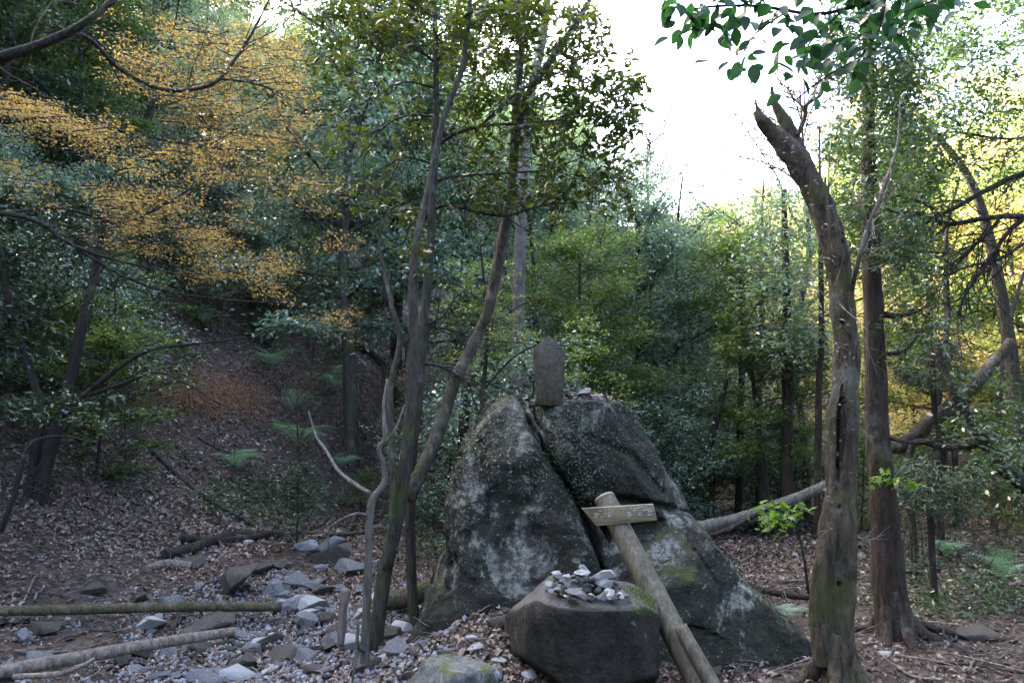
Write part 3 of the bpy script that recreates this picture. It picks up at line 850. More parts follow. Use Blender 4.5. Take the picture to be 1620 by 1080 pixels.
a, b = polar(8, 26, .9); litter(150000, a, b, .035, .10, 'slope_leaf_litter', 'brown fallen leaves covering the slope and the valley floor')
# litter on the boulder top
n = 500
x = rng.normal(.42, .16, n); y = rng.uniform(5.25, 5.9, n)
z0 = P(900, 634, 5.3)[2]
nor = rng.normal(0, .4, (n, 3)) + [0, 0, 1]; d = rng.normal(size=(n, 3)); d[:, 2] *= .3
V, Q = scatter(LS, np.stack([x, y, z0 + rng.uniform(0, .05, n)], 1), d, nor, rng.uniform(.03, .06, n), rng.uniform(.02, .03, n))
obj('boulder_top_leaves', mesh_np('top_leaves', V, Q, [M['litter']]), kind='stuff', label='fallen leaves lying on top of the split boulder beside the tablet')
for k, (px, py, w_, mt) in enumerate([(835, 628, 12, 'stone_brown'), (842, 630, 9, 'stone_pale'), (905, 624, 22, 'stone_brown'), (925, 622, 26, 'stone_grey'), (938, 628, 16, 'stone_grey')]):
    p = P(px, py + 5, 5.35)
    put_stone(p, w_ * .55 * 5.35 / F, mt, ['small brown stone left of the tablet on the split boulder', 'pale pebble touching the left side of the tablet', 'brown stone just right of the tablet', 'largest grey stone among leaves right of the tablet', 'grey stone farthest right on the boulder top'][k], None, k)

# ------------------------------------------------------------------ trees: near, hand-shaped
def leafy(acc, pts, dirs, n_per, L, Wf, spread, tpl=LS, up=.6, flatten=1.0):
    """whorl of leaves round every point"""
    m = len(pts) * n_per
    p = np.repeat(pts, n_per, 0); d0 = np.repeat(dirs, n_per, 0)
    off = rng.normal(0, 1, (m, 3)) * spread; off[:, 2] *= flatten
    d = rng.normal(0, 1, (m, 3)) * [1, 1, .45] + d0 * .7
    nor = rng.normal(0, .45, (m, 3)) + [0, 0, up]
    LL = L * rng.uniform(.6, 1.15, m)
    acc.add(*scatter(tpl, p + off, d, nor, LL, LL * Wf))

def wood_part(name, parent, base, parts, mat, lump=.05, seg=12, n=40, ws=1.0):
    o = None
    nm = {'branches': 'branch'}.get(name, name)
    for k, pts in enumerate(parts):
        path, rr = pxpath(pts, n); rr = rr * ws
        if len(pts) > 3:      # knots and small kinks
            q = np.stack([n3(path * 2.2 + k), n3(path * 2.2 + 11 + k), n3(path * 2.2 + 23)], 1) * (.25 * rr.mean() + .012)
            q *= np.sin(np.linspace(0, np.pi, n))[:, None]; path = path + q
        V, Q = tube(path - base, rr, seg, lump, True, k + len(name))
        o = obj('stem' if (nm == 'trunk' and k) else nm, mesh_np(nm, V, Q, [mat], smooth=True), parent)
    return o

def twiggery(parent, base, limbs, n, L, mat, seed=1, droop=.1, r0=.004, side=0.0):
    r = np.random.default_rng(seed); acc = Acc()
    for pts in limbs:
        path, rr = pxpath(pts, 60)
        for _ in range(n):
            k = int(r.uniform(8, 59)); p = path[k]; t = path[min(k + 1, 59)] - path[k - 1]; t /= np.linalg.norm(t) + 1e-9
            d = t * .7 + r.normal(0, .55, 3) + [side, 0, 0]; l_ = L * r.uniform(.3, 1.1); q = [p]
            for _s in range(5):
                d = d / np.linalg.norm(d) + r.normal(0, .22, 3) + [0, 0, -droop]; q.append(q[-1] + d / np.linalg.norm(d) * l_ / 5)
            pth = catmull(q, 12); acc.add(*tube(pth - base, np.linspace(min(r0 * 1.8, rr[k] * .6), r0 * .35, 12), 5, 0, False))
            for _b in range(3):
                j = int(r.integers(3, 10)); dd = pth[j] - pth[j - 1]; dd /= np.linalg.norm(dd); e = dd + r.normal(0, .6, 3)
                acc.add(*tube(np.array([pth[j], pth[j] + e * l_ * .12, pth[j] + (e + [0, 0, -.1]) * l_ * .26]) - base, [r0 * .6, r0 * .45, r0 * .25], 4, 0, False))
    obj('twigs', acc.mesh('twigs', M[mat]), parent, kind='stuff')

# slender grey tree
b0 = G(655, 992)
t1 = thing('slender_tree', 'slender straight grey tree with leafy side branches left of the tablet', 'tree', tuple(b0))
Y1 = b0[1]
wood_part('trunk', t1, b0, [[(657, 1000, Y1, 30), (652, 930, Y1, 25), (650, 860, Y1, 24), (650, 780, Y1, 26), (655, 700, Y1, 25), (665, 600, Y1, 24), (671, 500, Y1, 23), (680, 400, Y1, 21), (686, 300, Y1, 19), (689, 200, Y1, 17), (689, 100, Y1, 15), (687, 0, Y1, 13), (686, -150, Y1, 10)]], M['bark_grey'], .05, 14, 90, .64)
limbs1 = [
 [(690, 232, Y1, 8), (720, 212, Y1 - .05, 7), (760, 200, Y1 - .1, 6), (830, 195, Y1 - .2, 4.5), (880, 190, Y1 - .3, 4), (925, 182, Y1 - .3, 2)],
 [(760, 200, Y1 - .1, 5), (790, 170, Y1, 4), (830, 140, Y1 + .1, 3.5), (880, 118, Y1 + .2, 2.5), (940, 90, Y1 + .2, 1.5)],
 [(690, 288, Y1, 7), (715, 280, Y1, 6), (770, 276, Y1 + .1, 5), (830, 272, Y1 + .2, 4), (880, 265, Y1 + .2, 2.5), (950, 235, Y1 + .3, 2)],
 [(688, 330, Y1, 7), (710, 325, Y1 - .1, 5.5), (750, 335, Y1 - .15, 5), (800, 342, Y1 - .2, 4.5), (860, 325, Y1 - .2, 3.5), (950, 318, Y1 - .2, 2)],
 [(689, 185, Y1, 6), (650, 183, Y1 + .1, 4), (610, 200, Y1 + .2, 3), (560, 260, Y1 + .2, 2)],
 [(684, 340, Y1, 6), (650, 355, Y1 + .1, 5), (638, 385, Y1 + .15, 4), (610, 395, Y1 + .2, 3), (605, 440, Y1 + .2, 2.5), (612, 480, Y1 + .2, 2)],
 [(686, 260, Y1, 5), (640, 250, Y1 - .2, 4), (600, 270, Y1 - .3, 3), (540, 300, Y1 - .4, 2)],
 [(689, 100, Y1, 5), (650, 70, Y1 - .2, 4), (590, 40, Y1 - .3, 3), (510, 20, Y1 - .5, 2)],
 [(689, 60, Y1, 5), (730, 30, Y1 - .2, 4), (790, 0, Y1 - .3, 3), (850, -30, Y1 - .3, 2)],
 [(672, 515, Y1, 5), (700, 500, Y1 - .1, 4), (720, 470, Y1 - .1, 3), (745, 455, Y1, 2)],
 [(668, 515, Y1, 6), (710, 520, Y1 + .1, 4), (760, 535, Y1 + .2, 3), (850, 545, Y1 + .3, 1.5)],
 [(664, 575, Y1, 6), (700, 580, Y1 - .1, 5), (740, 605, Y1 - .15, 4), (790, 640, Y1 - .2, 2)],
 [(690, 140, Y1, 5), (640, 130, Y1 - .1, 3), (600, 150, Y1, 2), (560, 170, Y1, 1.5)],
]
wood_part('branches', t1, b0, limbs1, M['bark_dark'], .04, 8, 30, .8)
twiggery(t1, b0, limbs1, 9, .55, 'bark_dark', 3)
rr_ = np.random.default_rng(11)
def region_pts(poly_boxes):
    out = []
    for (xa, xb, ya, yb, n, Y, dy) in poly_boxes:
        for _ in range(n):
            out.append(P(rr_.uniform(xa, xb), rr_.uniform(ya, yb), Y + rr_.uniform(-dy, dy)))
    return np.array(out)
tw = region_pts([(740, 900, 150, 320, 70, Y1, .5), (880, 1010, 110, 300, 90, Y1 + .2, .5), (780, 960, 10, 180, 80, Y1 + .2, .5), (700, 800, 60, 200, 24, Y1 + .2, .5), (760, 870, 300, 350, 10, Y1, .3), (960, 1030, 90, 200, 16, Y1 + .2, .3), (850, 1000, 290, 350, 20, Y1 + .2, .4),
                 (500, 680, -20, 70, 60, Y1 - .3, .5), (520, 680, 80, 260, 26, Y1, .5), (540, 620, 280, 340, 7, Y1, .3), (700, 850, -20, 60, 50, Y1 - .2, .4), (480, 560, 60, 140, 7, Y1, .3)])
tips = []
acc = Acc(); leafpos = []
for p in tw:      # twiglets
    q = p + rr_.normal(0, .10, 3) + [(-.14 if p[0] > -.6 else .14), 0, -.1]
    acc.add(*tube(catmull([q, (p + q) / 2 + rr_.normal(0, .02, 3), p], 5) - b0, [.0045, .0035, .003, .0025, .002], 4, 0, False))
obj('twigs', acc.mesh('twigs', M['bark_dark']), t1, kind='stuff')
m1 = len(tw)
lp = np.repeat(tw, 13, 0); d = rr_.normal(0, 1, (len(lp), 3)) * [1, 1, .5] + [0, 0, -.1]
nor = rr_.normal(0, .5, lp.shape) + [0, 0, .9]
lp = lp + rr_.normal(0, .035, lp.shape)
LL = rr_.uniform(.045, .10, len(lp))
order = rr_.permutation(len(lp)); near_i, rest_i = order[:300], order[300:]
V, Q = scatter(LF, lp[rest_i] - b0, d[rest_i], nor[rest_i], LL[rest_i], LL[rest_i] * .42)
M['t1leaf'] = leaf_mat('slender_tree_leaf', [(.024, .038, .014), (.036, .055, .016), (.055, .068, .018), (.02, .035, .014)], .38, .34, .5, (2.0, 1.9, .7))
obj('foliage', mesh_np('foliage', V, Q, [M['t1leaf']]), t1, kind='stuff')
def single_leaves(parent, base, pos, dirs, nors, LL, wf, mat, nmesh=3, name='leaf', tpl=None):
    tpl = tpl or LF
    ms = []
    for k in range(nmesh):
        v = tpl[0].copy(); v[:, 2] *= (.6 + .7 * k); v[:, 1] *= wf
        ms.append(mesh_np(name, v, tpl[1], [mat], smooth=len(v) > 10))
    for k in range(len(pos)):
        dd = Vector(dirs[k]).normalized(); nn_ = Vector(nors[k]); yv = nn_.cross(dd).normalized(); zv = dd.cross(yv)
        o = bpy.data.objects.new(name, ms[k % nmesh]); COL.objects.link(o); o.parent = parent
        mt = Matrix((dd, yv, zv)).transposed().to_4x4()
        o.matrix_basis = Matrix.Translation(Vector(pos[k] - base)) @ mt @ Matrix.Scale(float(LL[k]), 4)
single_leaves(t1, b0, lp[near_i], d[near_i], nor[near_i], LL[near_i], .42, M['t1leaf'])

# forked clump tree
b1 = G(590, 1030)
Y2 = b1[1]
t2 = thing('forked_tree', 'dark multi-stemmed tree forking low down beside the slender grey tree', 'tree', tuple(b1))
wood_part('trunk', t2, b1, [
  [(588, 1045, Y2, 44), (598, 980, Y2, 36), (608, 910, Y2, 34), (622, 850, Y2, 32), (634, 790, Y2, 32), (643, 720, Y2, 30), (649, 650, Y2, 27), (654, 560, Y2, 24), (652, 470, Y2, 22), (660, 380, Y2, 20), (678, 300, Y2 + .1, 18), (700, 190, Y2 + .2, 15), (730, 110, Y2 + .3, 13), (742, 20, Y2 + .4, 11), (750, -100, Y2 + .4, 9)]], M['bark_grey'], .08, 14, 100, .66)
wood_part('stem', t2, b1, [[(612, 900, Y2 - .05, 22), (622, 800, Y2 - .08, 17), (620, 700, Y2 - .05, 15), (617, 620, Y2, 15), (632, 540, Y2, 13), (620, 490, Y2, 12), (608, 430, Y2 + .1, 9), (600, 380, Y2 + .1, 6), (612, 340, Y2 + .1, 3)]], M['bark_grey'], .07, 10, 60, .68)
wood_part('stem', t2, b1, [[(645, 790, Y2 + .1, 30), (668, 740, Y2 + .2, 30), (690, 690, Y2 + .35, 30), (718, 610, Y2 + .5, 27), (750, 540, Y2 + .7, 25), (775, 480, Y2 + .8, 24), (795, 380, Y2 + .9, 23), (812, 270, Y2 + 1, 21), (815, 180, Y2 + 1, 19), (826, 60, Y2 + 1.1, 14), (835, -60, Y2 + 1.1, 10)],
   [(812, 250, Y2 + 1, 18), (830, 160, Y2 + .95, 17), (868, 100, Y2 + .9, 15), (905, 45, Y2 + .9, 13), (945, -20, Y2 + .9, 10)]], M['bark_mossy'], .07, 14, 90, .74)
acc = Acc()
tw = region_pts([(770, 860, -10, 60, 34, Y2 + 1, .3), (690, 760, 40, 110, 14, Y2 + .6, .3), (880, 960, 20, 100, 20, Y2 + .9, .3), (640, 690, 330, 420, 9, Y2, .2)])
leafy(acc, tw - b1, rr_.normal(0, .5, tw.shape), 14, .08, .42, .05)
obj('crown', acc.mesh('crown', M['t1leaf'], False), t2)

# pale crooked sapling
b2 = G(576, 1066); Y3 = b2[1]
t3 = thing('crooked_sapling', 'thin pale crooked sapling in front of the forked tree', 'tree', tuple(b2))
wood_part('trunk', t3, b2, [[(578, 1078, Y3, 26), (578, 1000, Y3, 20), (582, 900, Y3, 17), (583, 830, Y3, 16), (588, 790, Y3, 18), (606, 765, Y3, 14), (608, 738, Y3, 12), (600, 712, Y3, 12), (609, 690, Y3, 10), (607, 640, Y3 + .05, 8), (613, 600, Y3 + .1, 6)]], M['bark_pale'], .08, 12, 80, .68)
wood_part('branches', t3, b2, [[(582, 815, Y3, 6), (560, 812, Y3 - .1, 5), (535, 822, Y3 - .1, 4), (520, 836, Y3 - .1, 4), (519, 870, Y3 - .1, 3)],
   [(586, 780, Y3, 7), (560, 765, Y3 + .2, 7), (535, 745, Y3 + .4, 6), (515, 712, Y3 + .6, 5), (500, 690, Y3 + .8, 4), (488, 650, Y3 + .9, 2)],
   [(577, 1030, Y3, 8), (566, 1020, Y3 - .1, 6), (568, 980, Y3 - .15, 4), (560, 1060, Y3 - .2, 4), (556, 1085, Y3 - .2, 4)],
   [(608, 700, Y3, 5), (625, 680, Y3, 4), (640, 640, Y3 + .1, 3)]], M['bark_pale'], .05, 8, 24)

# pale grey trunk behind
b3 = G(822, 640, 30)
def simple_trunk(name, label, rows, mat, group=None, lump=.05, part='trunk'):
    c, w_ = rows[0][:2], rows[0][3]
    base = P(rows[0][0], rows[0][1], rows[0][2])
    zz = hz(base[0], base[1])
    t = thing(name, label, 'tree', (base[0], base[1], zz), group)
    base = np.array([base[0], base[1], zz])
    rows = [(proj(base)[0], proj(base)[1] + 8, rows[0][2], rows[0][3] * 1.3)] + list(rows)
    wood_part(part, t, base, [rows], mat, lump, 12, 50)
    return t, base
simple_trunk('pale_trunk_tree', 'straight pale grey trunk rising behind the tablet towards the sky gap', [(818, 640, 9, 20), (820, 500, 9, 20), (822, 400, 9, 19), (828, 280, 9, 18), (838, 160, 9, 16), (858, 60, 9, 14), (872, -60, 9, 12)], M['bark_pale'])
simple_trunk('leaning_dark_tree', 'thin dark trunk leaning right just behind the split boulder', [(735, 640, 8, 16), (760, 570, 8.2, 14), (790, 480, 8.4, 12), (800, 400, 8.5, 9)], M['bark_dark'])

# ------------------------------------------------------------------ snag on the right
b4 = G(1325, 1076); Y4 = b4[1]
t4 = thing('broken_snag', 'thick broken-topped dead trunk with a long dark hollow on the right', 'tree', tuple(b4))
wood_part('trunk', t4, b4, [
  [(1324, 1095, Y4, 76), (1326, 1050, Y4, 58), (1324, 980, Y4 + .02, 50), (1325, 900, Y4 + .03, 49), (1327, 820, Y4 + .04, 48), (1330, 740, Y4 + .05, 44), (1333, 660, Y4 + .05, 42), (1337, 560, Y4 + .08, 38), (1334, 480, Y4 + .1, 36), (1321, 400, Y4 + .1, 37), (1298, 330, Y4 + .12, 37), (1276, 280, Y4 + .12, 37), (1250, 240, Y4 + .12, 33), (1222, 210, Y4 + .12, 24), (1206, 190, Y4 + .1, 18), (1196, 176, Y4 + .1, 12)],
  [(1272, 272, Y4 + .15, 30), (1256, 226, Y4 + .2, 27), (1244, 196, Y4 + .2, 22), (1232, 176, Y4 + .2, 14), (1224, 158, Y4 + .2, 9), (1221, 138, Y4 + .2, 5)],
  [(1204, 190, Y4 + .1, 11), (1198, 172, Y4 + .08, 6), (1195, 158, Y4 + .08, 3)],
  [(1302, 1050, Y4 - .01, 34), (1300, 960, Y4 - .02, 33), (1303, 880, Y4 - .02, 31), (1311, 820, Y4, 28), (1316, 770, Y4 + .02, 20)]], M['bark_snag'], .17, 44, 260)
wood_part('branch', t4, b4, [[(1262, 214, Y4 + .15, 8), (1274, 185, Y4 + .1, 7), (1278, 165, Y4 + .05, 6), (1300, 148, Y4, 5), (1308, 110, Y4 - .05, 3)],
    [(1345, 470, Y4 + .1, 9), (1356, 420, Y4 - .1, 8), (1372, 365, Y4 - .15, 7), (1398, 300, Y4 - .2, 6), (1420, 230, Y4 - .2, 4), (1424, 160, Y4 - .2, 2)],
    [(1298, 320, Y4 + .1, 4), (1296, 200, Y4 + .1, 3)], [(1310, 340, Y4 + .1, 3), (1312, 240, Y4 + .1, 2)]], M['bark_pale'], .05, 8, 26)
tr = [c for c in t4.children if c.name.startswith('trunk')][0].data
co = np.empty(len(tr.vertices) * 3, np.float32); tr.vertices.foreach_get('co', co); co = co.reshape(-1, 3)
Wd = co + b4; zz_ = Wd[:, 2] - EYE; dd_ = Wd[:, 1] * math.cos(PITCH) + zz_ * math.sin(PITCH)
sx = 810 + F * Wd[:, 0] / dd_; sy = 540 - F * (-Wd[:, 1] * math.sin(PITCH) + zz_ * math.cos(PITCH)) / dd_
cx = np.interp(sy, [628, 660, 700, 740, 768], [1333, 1335, 1333, 1330, 1328]); hw = np.interp(sy, [620, 640, 665, 700, 740, 775], [.1, 7, 10, 9, 6, .1])
inside = (np.abs(sx - cx) < hw) & (Wd[:, 1] < Y4 + .05)
co[inside, 1] += .085 * (1 - (np.abs(sx - cx)[inside] / hw[inside]) ** 4)
tr.vertices.foreach_set('co', co.ravel()); tr.update()
acc = Acc()
path, rr2 = pxpath([(1333, 640, Y4 + .035, 8), (1335, 665, Y4 + .03, 16), (1333, 700, Y4 + .03, 15), (1330, 735, Y4 + .035, 9), (1328, 755, Y4 + .04, 3)], 30)
acc.add(*tube(path - b4, rr2, 12, .15)); obj('hollow', acc.mesh('hollow', M['hollow']), t4)  # near-black tube filling the carved hollow

def roots(parent, base, mat, n, R0, L, seed):
    r = np.random.default_rng(seed)
    for k in range(n):
        a_ = k * 6.283 / n + r.normal(0, .3); dv = np.array([math.cos(a_), math.sin(a_), 0]); l_ = L * r.uniform(.6, 1.2)
        pts = [np.array(base) + dv * R0 * .35 + [0, 0, R0 * 2.6], np.array(base) + dv * R0 * 1.1 + [0, 0, R0 * .8]] 
        for u in (.45, .75, 1.0):
            q = np.array(base) + dv * (R0 + l_ * u) + np.array([-dv[1], dv[0], 0]) * r.normal(0, .08) * u; q[2] = hz(q[0], q[1]) - .02 * u; pts.append(q)
        V, Q = tube(catmull(pts, 26) - np.array(base), np.linspace(R0 * .5, R0 * .12, 26), 10, .12, True, k)
        obj('root', mesh_np('root', V, Q, [mat], smooth=True), parent)
roots(t4, b4, M['bark_snag'], 6, .10, .3, 3)
acc = Acc()
for k in range(240):
    py = rr_.uniform(200, 1000); cx = np.interp(py, [200, 300, 400, 560, 740, 1000], [1228, 1288, 1321, 1337, 1328, 1318]); w_ = np.interp(py, [200, 560, 800, 1000], [16, 20, 32, 36])
    acc.add(*scatter(LS, np.array([P(cx + rr_.uniform(-1, 1) * w_, py, Y4 - .03)]) - b4, rr_.normal(0, 1, (1, 3)), rr_.normal(0, .5, (1, 3)) + [0, -.6, .3], rr_.uniform(.015, .04), .012))
obj('clinging_leaves', acc.mesh('clinging_leaves', M['litter'], False), t4, kind='stuff')

snl = [[(1262, 214, Y4 + .15, 8), (1278, 165, Y4 + .05, 6), (1308, 110, Y4 - .05, 3)], [(1345, 470, Y4 + .1, 9), (1372, 365, Y4 - .15, 7), (1420, 230, Y4 - .2, 4)], [(1318, 1000, Y4, 60), (1325, 820, Y4, 60), (1337, 560, Y4, 40), (1298, 330, Y4, 40)]]
twiggery(t4, b4, snl, 14, .45, 'dead_wood', 8, .0, .003)

# ------------------------------------------------------------------ straight cedar trunk
b5 = G(1414, 1004); Y5 = b5[1]
t5 = thing('cedar_tree', 'straight reddish-brown cedar trunk right of the broken snag', 'tree', tuple(b5))
wood_part('trunk', t5, b5, [[(1418, 1014, Y5, 66), (1413, 975, Y5, 50), (1404, 880, Y5, 44), (1398, 800, Y5, 40), (1390, 700, Y5, 36), (1384, 600, Y5, 32), (1380, 500, Y5, 29), (1377, 400, Y5, 27), (1374, 320, Y5, 24), (1374, 200, Y5, 20), (1373, 60, Y5, 16), (1372, -60, Y5, 12)],
    [(1434, 1000, Y5 + .1, 24), (1424, 930, Y5 + .12, 18), (1410, 850, Y5 + .1, 14)]], M['bark_brown'], .10, 30, 200)
wood_part('branches', t5, b5, [[(1392, 495, Y5, 12), (1415, 500, Y5, 10), (1440, 496, Y5 + .1, 6), (1480, 480, Y5 + .1, 3)], [(1390, 560, Y5, 8), (1430, 555, Y5 - .1, 5), (1460, 520, Y5, 3)],
    [(1395, 690, Y5, 7), (1450, 700, Y5 - .2, 5), (1520, 690, Y5 - .3, 3)], [(1385, 420, Y5, 7), (1440, 400, Y5, 5), (1500, 400, Y5, 3)], [(1380, 330, Y5, 7), (1420, 310, Y5 + .1, 4), (1480, 330, Y5, 3)]], M['bark_dark'], .05, 8, 24)

tw = region_pts([(1325, 1450, 120, 420, 150, Y5 - .1, .45), (1310, 1460, -40, 140, 110, Y5, .4), (1400, 1480, 330, 560, 40, Y5 + .1, .3)])
acc = Acc(); leafy(acc, tw - b5, rr_.normal(0, .5, tw.shape) + [0, 0, -.5], 40, .06, .3, .07, LS, .8, .7)
obj('crown', acc.mesh('crown', M['green_dark'], False), t5)

roots(t5, b5, M['bark_brown'], 5, .11, .4, 9)
roots(t2, b1, M['bark_grey'], 4, .06, .25, 5)

# ------------------------------------------------------------------ generic tree kinds
def grow(seed, H, r0, cb, CR, nl, nt_, lpt, L, Wf, tpl=LS, droop=.0, el=(.1, .8), sig=.12, flat=.55, top=1.0, shape='round', lean=.06):
    r = np.random.default_rng(seed)
    wood = Acc()
    tpts = np.array([[0, 0, -.3]] + [[lean * H * (k / 5) ** 1.3 * math.cos(seed) + r.normal(0, .04 * H / 5), lean * H * (k / 5) * math.sin(seed * 2) + r.normal(0, .04 * H / 5), H * k / 5] for k in range(1, 6)])
    tp_ = catmull(tpts, 24)
    wood.add(*tube(tp_, np.linspace(r0, r0 * .22, 24), 8, .06, False, seed))
    P_, D_ = [], []
    for i_ in range(nl):
        t = (i_ + r.random()) / nl
        z = cb + (1 - cb) * t * .97
        k = z * 23; ki = min(int(k), 22); s = tp_[ki] * (1 - (k - ki)) + tp_[ki + 1] * (k - ki)
        az = i_ * 2.4 + r.normal(0, .4)
        if shape == 'round': ln = CR * (math.sin(math.pi * (.18 + .74 * t)) ** .7) * r.uniform(.6, 1.15)
        elif shape == 'cone': ln = CR * (1 - t) ** .8 * r.uniform(.7, 1.1) + .15
        else: ln = CR * (.55 + .45 * t) * r.uniform(.6, 1.1)
        e = el[0] + (el[1] - el[0]) * t
        d = np.array([math.cos(az) * math.cos(e), math.sin(az) * math.cos(e), math.sin(e)])
        pts = [s]; dd = d.copy()
        for q in range(4):
            dd = dd + r.normal(0, .16, 3) + [0, 0, -droop * .3]
            dd /= np.linalg.norm(dd); pts.append(pts[-1] + dd * ln / 4)
        pth = catmull(pts, 9)
        wood.add(*tube(pth, np.linspace(r0 * .34 * (1 - .5 * t), .006, 9), 5, 0, False))
        u = r.uniform(.22, 1.0, nt_); ui = u * 8; a_ = np.minimum(ui.astype(int), 7); f_ = (ui - a_)[:, None]
        st_ = pth[a_] * (1 - f_) + pth[a_ + 1] * f_
        td = r.normal(0, 1, (nt_, 3)) * [1, 1, .35] + dd * .5 + [0, 0, .12 - droop]
        td /= np.linalg.norm(td, axis=1)[:, None]
        tl = ln * r.uniform(.12, .34, nt_) + .08
        en = st_ + td * tl[:, None]
        for q in range(0, nt_, 1):
            wood.add(*tube(np.array([st_[q], (st_[q] + en[q]) / 2 + r.normal(0, .02, 3), en[q]]), [.008, .005, .003], 3, 0, False))
        m = lpt
        w1 = r.random((nt_, m, 1)) ** .6
        pp = st_[:, None] * (1 - w1) + en[:, None] * w1 + r.normal(0, sig, (nt_, m, 3)) * [1, 1, flat]
        P_.append(pp.reshape(-1, 3)); D_.append(np.repeat(td, m, 0))
    P_ = np.vstack(P_); D_ = np.vstack(D_)
    m = len(P_)
    d = D_ * .8 + r.normal(0, .7, (m, 3)) * [1, 1, .6] + [0, 0, -.15 - droop]
    nor = r.normal(0, .5, (m, 3)) + [0, 0, .9]
    LL = L * r.uniform(.6, 1.2, m)
    V, Q = scatter(tpl, P_, d, nor, LL, LL * Wf)
    return wood, V, Q

KINDS = {}
def kind(key, name, leafm, barkm, **kw):
    wood, V, Q = grow(**kw)
    KINDS[key] = (name, wood.mesh('trunk', M[barkm]), mesh_np('crown', V, Q, [M[leafm]]))

kind('e1', 'evergreen_oak', 'green_dark', 'bark_dark', seed=1, H=7.5, r0=.11, cb=.28, CR=2.4, nl=34, nt_=26, lpt=28, L=.105, Wf=.42)
kind('e2', 'evergreen_tree', 'green_blue', 'bark_grey', seed=2, H=8.5, r0=.12, cb=.22, CR=2.7, nl=36, nt_=26, lpt=28, L=.10, Wf=.42, el=(.0, .7))
kind('e3', 'broadleaf_tree', 'green_mid', 'bark_grey', seed=3, H=7.0, r0=.09, cb=.25, CR=2.3, nl=30, nt_=24, lpt=26, L=.11, Wf=.42)
kind('e4', 'laurel_tree', 'green_blue', 'bark_dark', seed=4, H=6.0, r0=.09, cb=.12, CR=2.4, nl=32, nt_=26, lpt=28, L=.085, Wf=.45, el=(-.1, .6))
kind('y1', 'autumn_tree', 'green_yellow', 'bark_grey', seed=5, H=8, r0=.10, cb=.22, CR=2.6, nl=30, nt_=22, lpt=22, L=.10, Wf=.5)
kind('y2', 'autumn_tree', 'yellow', 'bark_grey', seed=6, H=7.5, r0=.10, cb=.22, CR=2.6, nl=28, nt_=20, lpt=20, L=.10, Wf=.5)
kind('o1', 'maple_tree', 'orange', 'bark_dark', seed=7, H=5.5, r0=.07, cb=.3, CR=2.5, nl=26, nt_=24, lpt=26, L=.06, Wf=.9, el=(.0, .35), flat=.22, sig=.14)
kind('s1', 'shrub', 'shiny', 'bark_dark', seed=8, H=2.2, r0=.03, cb=.08, CR=1.15, nl=22, nt_=16, lpt=16, L=.075, Wf=.42, el=(.1, .8), sig=.07)
kind('s2', 'shrub', 'green_blue', 'bark_dark', seed=9, H=1.8, r0=.025, cb=.06, CR=1.2, nl=22, nt_=16, lpt=18, L=.06, Wf=.45, el=(.0, .7), sig=.07)
kind('s3', 'shrub', 'green_mid', 'bark_dark', seed=10, H=1.4, r0=.02, cb=.06, CR=.9, nl=18, nt_=14, lpt=14, L=.07, Wf=.4, el=(.0, .7), sig=.06)
kind('c1', 'conifer_tree', 'cedar', 'bark_brown', seed=12, H=13, r0=.17, cb=.30, CR=1.9, nl=70, nt_=22, lpt=30, L=.09, Wf=.22, droop=.25, el=(-.1, .5), sig=.06, shape='cone', lean=.0)
kind('t1', 'bare_tree', 'russet', 'bark_grey', seed=14, H=6.0, r0=.06, cb=.25, CR=2.0, nl=34, nt_=22, lpt=2, L=.05, Wf=.5, el=(.3, 1.0))

CLEAR = [G(450, 640)[:2], G(300, 700)[:2], G(600, 600)[:2], G(400, 570)[:2], G(520, 690)[:2], G(250, 620)[:2]]
placed = {}
def plant(key, x, y, s, label, group, rz=None, sink=0.0, cat='tree'):
    name, wm, cmesh = KINDS[key]
    loc = (x, y, hz(x, y) - sink)
    if key not in placed:
        t = thing(name, label, cat, loc, group, 0, 1)
        obj('trunk' if cat == 'tree' else 'stems', wm, t); obj('crown' if cat == 'tree' else 'foliage', cmesh, t)
        placed[key] = t
        t.rotation_euler = (0, 0, rng.uniform(0, 6.28) if rz is None else rz); t.scale = (s, s, s)
        return t
    c = copy_tree(placed[key], loc, rng.uniform(0, 6.28) if rz is None else rz, s, label, group)
    c['category'] = cat
    return c

desc = {'e1': 'dark green broadleaf evergreen', 'e2': 'tall bluish green evergreen', 'e3': 'mid green broadleaf tree', 'e4': 'low spreading bluish evergreen', 'y1': 'yellow-green tree', 'y2': 'yellow autumn tree', 'o1': 'orange-leaved maple',
        's1': 'dark glossy-leaved shrub', 's2': 'bluish green small-leaved shrub', 's3': 'low mid-green shrub', 'c1': 'tall dark conifer', 't1': 'thin nearly bare tree'}

def zone(x, y, px, py, s):
    sz = 'small ' if s < .72 else 'large ' if s > 1.02 else ''
    if px < -30: w_ = 'beyond the left edge'
    elif px < 200: w_ = 'above the shaded bank tree'
    elif px < 360: w_ = 'behind the middle of the maple boughs'
    elif px < 520: w_ = 'behind the outer tips of the maple boughs'
    elif px < 640: w_ = 'left of the slender tree'
    elif px < 760: w_ = 'just right of the slender tree'
    elif px < 930: w_ = 'straight behind the tablet'
    elif px < 1080: w_ = 'over the right shoulder of the split boulder'
    elif px < 1210: w_ = 'left of the straight dark trunk'
    elif px < 1300: w_ = 'between the straight dark trunk and the snag'
    elif px < 1400: w_ = 'around the cedar trunk'
    elif px < 1500: w_ = 'right of the cedar'
    elif px < 1640: w_ = 'towards the right edge'
    else: w_ = 'beyond the right edge'
    if y < 3: w_ = 'unseen behind the viewpoint, added to shade the scene'
    dd = math.hypot(x, y)
    di = 'near' if dd < 11 else 'mid-distance' if dd < 18 else 'distant' if dd < 32 else 'very distant'
    return sz, di, w_

